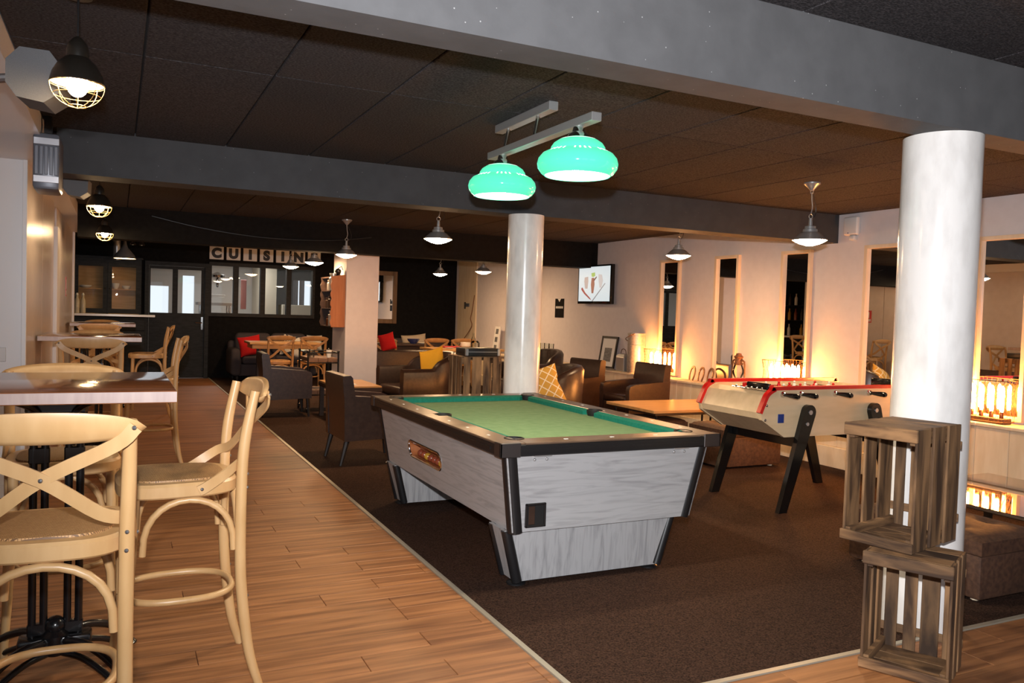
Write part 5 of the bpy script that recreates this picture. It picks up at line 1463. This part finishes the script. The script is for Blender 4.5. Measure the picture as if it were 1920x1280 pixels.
# ================================================================== BACK LEFT: DRESSER
t = thing('dresser', 'black glazed dresser in the far left corner behind the high tables', 'dresser', (-.10, 15.93, 0))
b = MB(); b.box(-.60, .56, -.24, .21, .0, 1.10); b.build('lower_body', 'black_joinery', t, smooth=0)
for x0 in (-.58, -.01):
    b = MB(); b.rbox(x0, x0 + .55, -.262, -.24, .06, .86, .006, 1); d_ = b.build('door', 'black_joinery', t, smooth=0)
    b = MB(); b.rbox(x0 + .07, x0 + .48, -.266, -.260, .14, .78, .01, 1); b.build('panel', 'black_joinery', d_, smooth=0)
    b = MB(); b.rbox(x0, x0 + .55, -.262, -.24, .88, 1.08, .006, 1); d_ = b.build('drawer', 'black_joinery', t, smooth=0)
    b = MB(); b.ball((x0 + .275, -.275, .98), .014, 10, 6); b.build('knob', 'black_iron', d_)
b = MB()
b.box(-.60, -.57, -.02, .21, 1.16, 2.13); b.box(.45, .48, -.02, .21, 1.16, 2.13); b.box(-.57, .45, -.02, .21, 2.06, 2.13); b.box(-.62, .50, -.05, .21, 2.13, 2.16)
b.box(-.07, -.05, -.02, .21, 1.16, 2.06)
b.build('upper_body', 'black_joinery', t, smooth=0)
b = MB(); b.box(-.57, .45, .195, .205, 1.16, 2.06); b.build('back_boards', 'hutch_back', t, smooth=0)
b = MB(); b.box(-.57, .45, .02, .195, 1.585, 1.60); b.build('shelf_board', 'hutch_back', t, smooth=0)
for x0, x1 in ((-.575, -.065), (-.055, .455)):
    b = MB()
    for a, c, z0, z1 in ((x0, x0 + .065, 1.17, 2.07), (x1 - .065, x1, 1.17, 2.07), (x0 + .065, x1 - .065, 1.17, 1.25), (x0 + .065, x1 - .065, 1.985, 2.07)): b.box(a, c, -.045, -.02, z0, z1)
    d_ = b.build('door', 'black_joinery', t, smooth=0)
    b = MB(); b.box(x0 + .065, x1 - .065, -.034, -.030, 1.25, 1.985); b.build('pane', 'cabinet_glass', d_, smooth=0)
    b = MB(); b.ball((x1 - .03 if x0 < -.3 else x0 + .03, -.055, 1.6), .012, 10, 6); b.build('knob', 'black_iron', d_)
b = MB(); b.rbox(-.61, .70, -.30, .21, 1.12, 1.16, .004, 1); b.build('worktop', 'white_gloss', t, smooth=0, label='bright white worktop edge')
for x, lab in ((-.62, 'left clear swing-top bottle on the white dresser top'), (-.53, 'right clear swing-top bottle on the white dresser top')):
    t = thing('swing_top_bottle', lab, 'bottle', (x, 15.72, 1.162), 0, 'swing-top bottles on the dresser')
    b = MB(); b.lathe([(.004, .002), (.040, .002), (.042, .01), (.042, .19), (.034, .23), (.016, .28), (.014, .31)], (0, 0, 0), 20, cap=False); b.build('glass_body', K['milk_glass'], t)
    b = MB(); b.lathe([(.017, .305), (.018, .33), (.010, .345)], (0, 0, 0), 14); b.tube([(.02, 0, .33), (.024, 0, .28), (-.024, 0, .28), (-.02, 0, .33)], .002, 5); b.build('stopper', 'ceramic', t)
for k, (x, w_, h_) in enumerate(((.05, .10, .10), (.22, .12, .06), (-.42, .16, .05))):
    b = MB(); b.lathe([(w_ * .3, 0), (w_ * .55, h_ * .5), (w_ * .6, h_), (w_ * .55, h_), (w_ * .28, .008), (.002, .006)], (0, 0, 0), 20, cap=False)
    tag(b.build('serving_bowl', 'ceramic', loc=(x - .10 + .02, 16.03, 1.60)), ('small white bowl on the left half of the right dresser door shelf', 'shallow white dish on the dresser shelf behind the right door', 'shallow white dish on the dresser shelf behind the left door')[k], 'bowl')
t = thing('spot_bar', 'pair of chrome reflector spots above the dresser beside the dome lamp', 'spotlight', (.30, 15.6, 2.40))
b = MB(); b.box(-.12, .12, -.015, .015, .07, .08); b.build('bar', 'chrome', t, smooth=0)
for x in (-.07, .07):
    b = MB(); b.lathe([(.012, .07), (.014, .03), (.045, .0), (.05, -.03), (.044, -.035), (.01, -.01)], (x, 0, 0), 18, cap=False); b.build('spot_head', 'chrome', t)
b = MB(); b.cyl((0, 0, 0), (0, 0, .40), .06, n=24)
tag(b.build('duct_pipe', 'steel', loc=(-.02, 15.75, 2.10)), 'shiny vertical metal pipe beside the dome pendant', 'pipe')

# ================================================================== LEFT: SPEAKERS, HEATER, EXTINGUISHER
def build_speaker(label, loc, rotz, s=1.0):
    t = thing('wall_speaker', label, 'speaker', loc, rotz, 'grey speakers high on the left')
    oc = [(-.10, -.045), (-.06, -.10), (.04, -.115), (.10, -.07), (.105, .04), (.06, .10), (-.05, .105), (-.10, .05)]
    b = MB(); b.prism([(x * s, z * s) for x, z in oc], 'y', -.08 * s, .14 * s); b.build('cabinet', 'speaker_grey', t, smooth=0)
    b = MB(); b.prism([(x * s * .94, z * s * .94) for x, z in oc], 'y', .14 * s, .155 * s); b.build('front_grille', 'white_plastic', t, smooth=0)
    b = MB(); b.tube([(-.10 * s, .03 * s, 0), (-.16 * s, .03 * s, -.01)], .02 * s, 10); b.rbox(-.175 * s, -.16 * s, .0, .06 * s, -.05 * s, .05 * s, .004, 1); b.build('bracket', 'bolt', t)
    return t
build_speaker('grey wall speaker beside the nearest caged pendant', (-.285, 3.62, 2.235), R(-8), .9)
build_speaker('grey wall speaker under the beam at the far left', (-.27, 6.55, 2.205), R(-6), .78)
t = thing('air_heater', 'dark grey ribbed heater unit hung under the left ceiling', 'heater', (-.385, 5.62, 2.20))
b = MB(); b.rbox(-.07, .07, -.11, .20, -.165, .165, .02, 2); b.build('case', 'heater_grey', t)
for k in range(5):
    b = MB(); x = -.05 + k * .025; b.rbox(x - .009, x + .009, -.118, -.11, -.08, .085, .002, 1); b.build('louvre', 'heater_grey', t, smooth=0)
for z0, z1 in ((.095, .135), (-.125, -.085)):
    b = MB(); b.rbox(-.066, .066, -.116, -.11, z0, z1, .002, 1); b.build('trim_band', 'heater_silver', t, smooth=0)
b = MB(); b.box(-.02, .02, -.02, .06, .16, .152 + .15); b.build('hanger', 'black_iron', t, smooth=0)
t = thing('fire_extinguisher', 'red fire extinguisher by the left wall, seen only in a mirror', 'fire extinguisher', (-.45, 11.45, 0))
b = MB(); b.lathe([(.07, 0), (.075, .01), (.075, .42), (.05, .47), (.025, .49)], (0, 0, 0), 24); b.build('cylinder', 'red_paint', t)
b = MB(); b.rbox(-.02, .02, -.05, .03, .49, .55, .006, 1); b.build('valve', 'black_plastic', t)
b = MB(); b.tube(cr([(0, -.05, .52), (.05, -.10, .45), (.07, -.08, .2)], 6), .011, 8); b.build('hose', 'black_plastic', t)
t = thing('safety_sign', 'small red and white safety sign on the left wall, seen only in a mirror', 'sign', (XL, 11.55, 1.55))
b = MB(); b.box(0, .004, -.07, .07, -.12, .12); b.build('plate', 'red_paint', t, smooth=0)
b = MB(); b.box(.004, .0055, -.055, .055, -.10, -.05); b.box(.004, .0055, -.02, .02, -.03, .09); b.build('print', 'paper_white', t, smooth=0)

# ================================================================== BACK BAR SHELVES (seen in the mirrors)
t = thing('bar_shelving', 'black bar shelving with bottles in the left recess, seen in a mirror', 'shelving', (-1.86, 14.6, 0))
b = MB(); b.box(-.14, .30, -1.0, 1.0, 0, 1.02); b.build('counter_body', 'black_joinery', t, smooth=0)
b = MB(); b.rbox(-.14, .34, -1.05, 1.05, 1.02, 1.06, .004, 1); b.build('worktop', 'white_gloss', t, smooth=0)
for z in (1.42, 1.78):
    b = MB(); b.box(-.14, .10, -1.0, 1.0, z, z + .02); b.build('shelf_board', 'black_joinery', t, smooth=0)
for z0 in (1.06, 1.44, 1.80):
    for k in range(9):
        mt_ = ('glass', 'dark_brown', 'yellow_gloss', 'paper_white', 'red_gloss')[(k * 3 + int(z0 * 10)) % 5]
        b = MB(); b.lathe([(.004, .001), (.036, .001), (.038, .17), (.014, .22), (.014, .28)], (0, 0, 0), 12, cap=False)
        nm = {'glass': 'clear', 'dark_brown': 'dark brown', 'yellow_gloss': 'amber', 'paper_white': 'white', 'red_gloss': 'red'}[mt_]
        tag(b.build('bar_bottle', mt_, loc=(-1.86, 13.78 + k * .2, z0)), nm + ' bottle, ' + ('first', 'second', 'third', 'fourth', 'fifth', 'sixth', 'seventh', 'eighth', 'ninth')[k] + ' from the near end of the ' + {1.06: 'bar counter', 1.44: 'lower bar shelf', 1.80: 'upper bar shelf'}[z0], 'bottle', 'bottles on the bar shelving')

# ================================================================== KITCHEN THINGS
t = thing('steel_table', 'stainless steel table in the kitchen behind the left window pane', 'table', (1.75, 17.2, 0))
b = MB(); b.rbox(-.34, .34, -.28, .28, 1.36, 1.42, .004, 1); b.build('tabletop', 'paper_white', t, smooth=0)
for sx in (-.26, .26):
    for sy in (-.22, .22):
        b = MB(); b.cyl((sx, sy, 0), (sx, sy, 1.36), .022, n=10); b.build('leg', 'chrome', t)
b = MB(); b.rbox(-.15, .15, -.10, .10, 0, .06, .006, 1)
tag(b.build('tray_box', 'paper_white', loc=(1.78, 17.2, 1.52), smooth=0), 'white tray above the kitchen table behind the glass', 'tray')
b = MB(); b.lathe([(.02, .0), (.03, .02), (.03, .16), (.15, .20), (.16, .24), (.02, .30)], (0, 0, 0), 20)
tag(b.build('kitchen_lamp', 'chrome', loc=(1.78, 17.1, 1.72)), 'bright metal lamp over the kitchen table behind the glass', 'lamp')
b = MB(); b.rbox(-.055, .055, -.01, .01, 1.30, 1.90, .003, 1)
tag(b.build('pink_apron', 'pink', loc=(2.32, 17.4, 0), smooth=0), 'pink cloth hanging in the kitchen behind the second window pane', 'cloth')
for k, x in enumerate((3.66, 3.80)):
    b = MB(); V = []; F = []
    for i in range(13):
        u = i / 12; xx = -.06 + .12 * u; yy = .02 * math.sin(u * 14)
        V += [(xx, yy, 1.0), (xx, yy, 1.98)]
    for i in range(12): F.append((2 * i, 2 * i + 2, 2 * i + 3, 2 * i + 1))
    b.add(V, F); tag(b.build('curtain', 'white_gloss', loc=(x, 18.9, 0)), ('left' if k == 0 else 'right') + ' white curtain behind the right kitchen window pane', 'curtain', 'kitchen curtains')
b = MB(); b.rbox(-.5, .5, -.25, .25, 0, 1.42, .01, 1)
tag(b.build('steel_counter', 'kitchen_cream', loc=(3.70, 18.2, 0), smooth=0), 'pale kitchen counter behind the right window pane', 'counter')

b = MB(); b.tube(cr([(.35, 10.49, 2.40), (.9, 10.48, 2.30), (1.6, 10.47, 2.235), (2.4, 10.48, 2.25), (3.0, 10.49, 2.33)], 8), .006, 6)
tag(b.build('slack_cable', 'black_plastic'), 'thin black cable sagging along the far ceiling beam', 'cable')
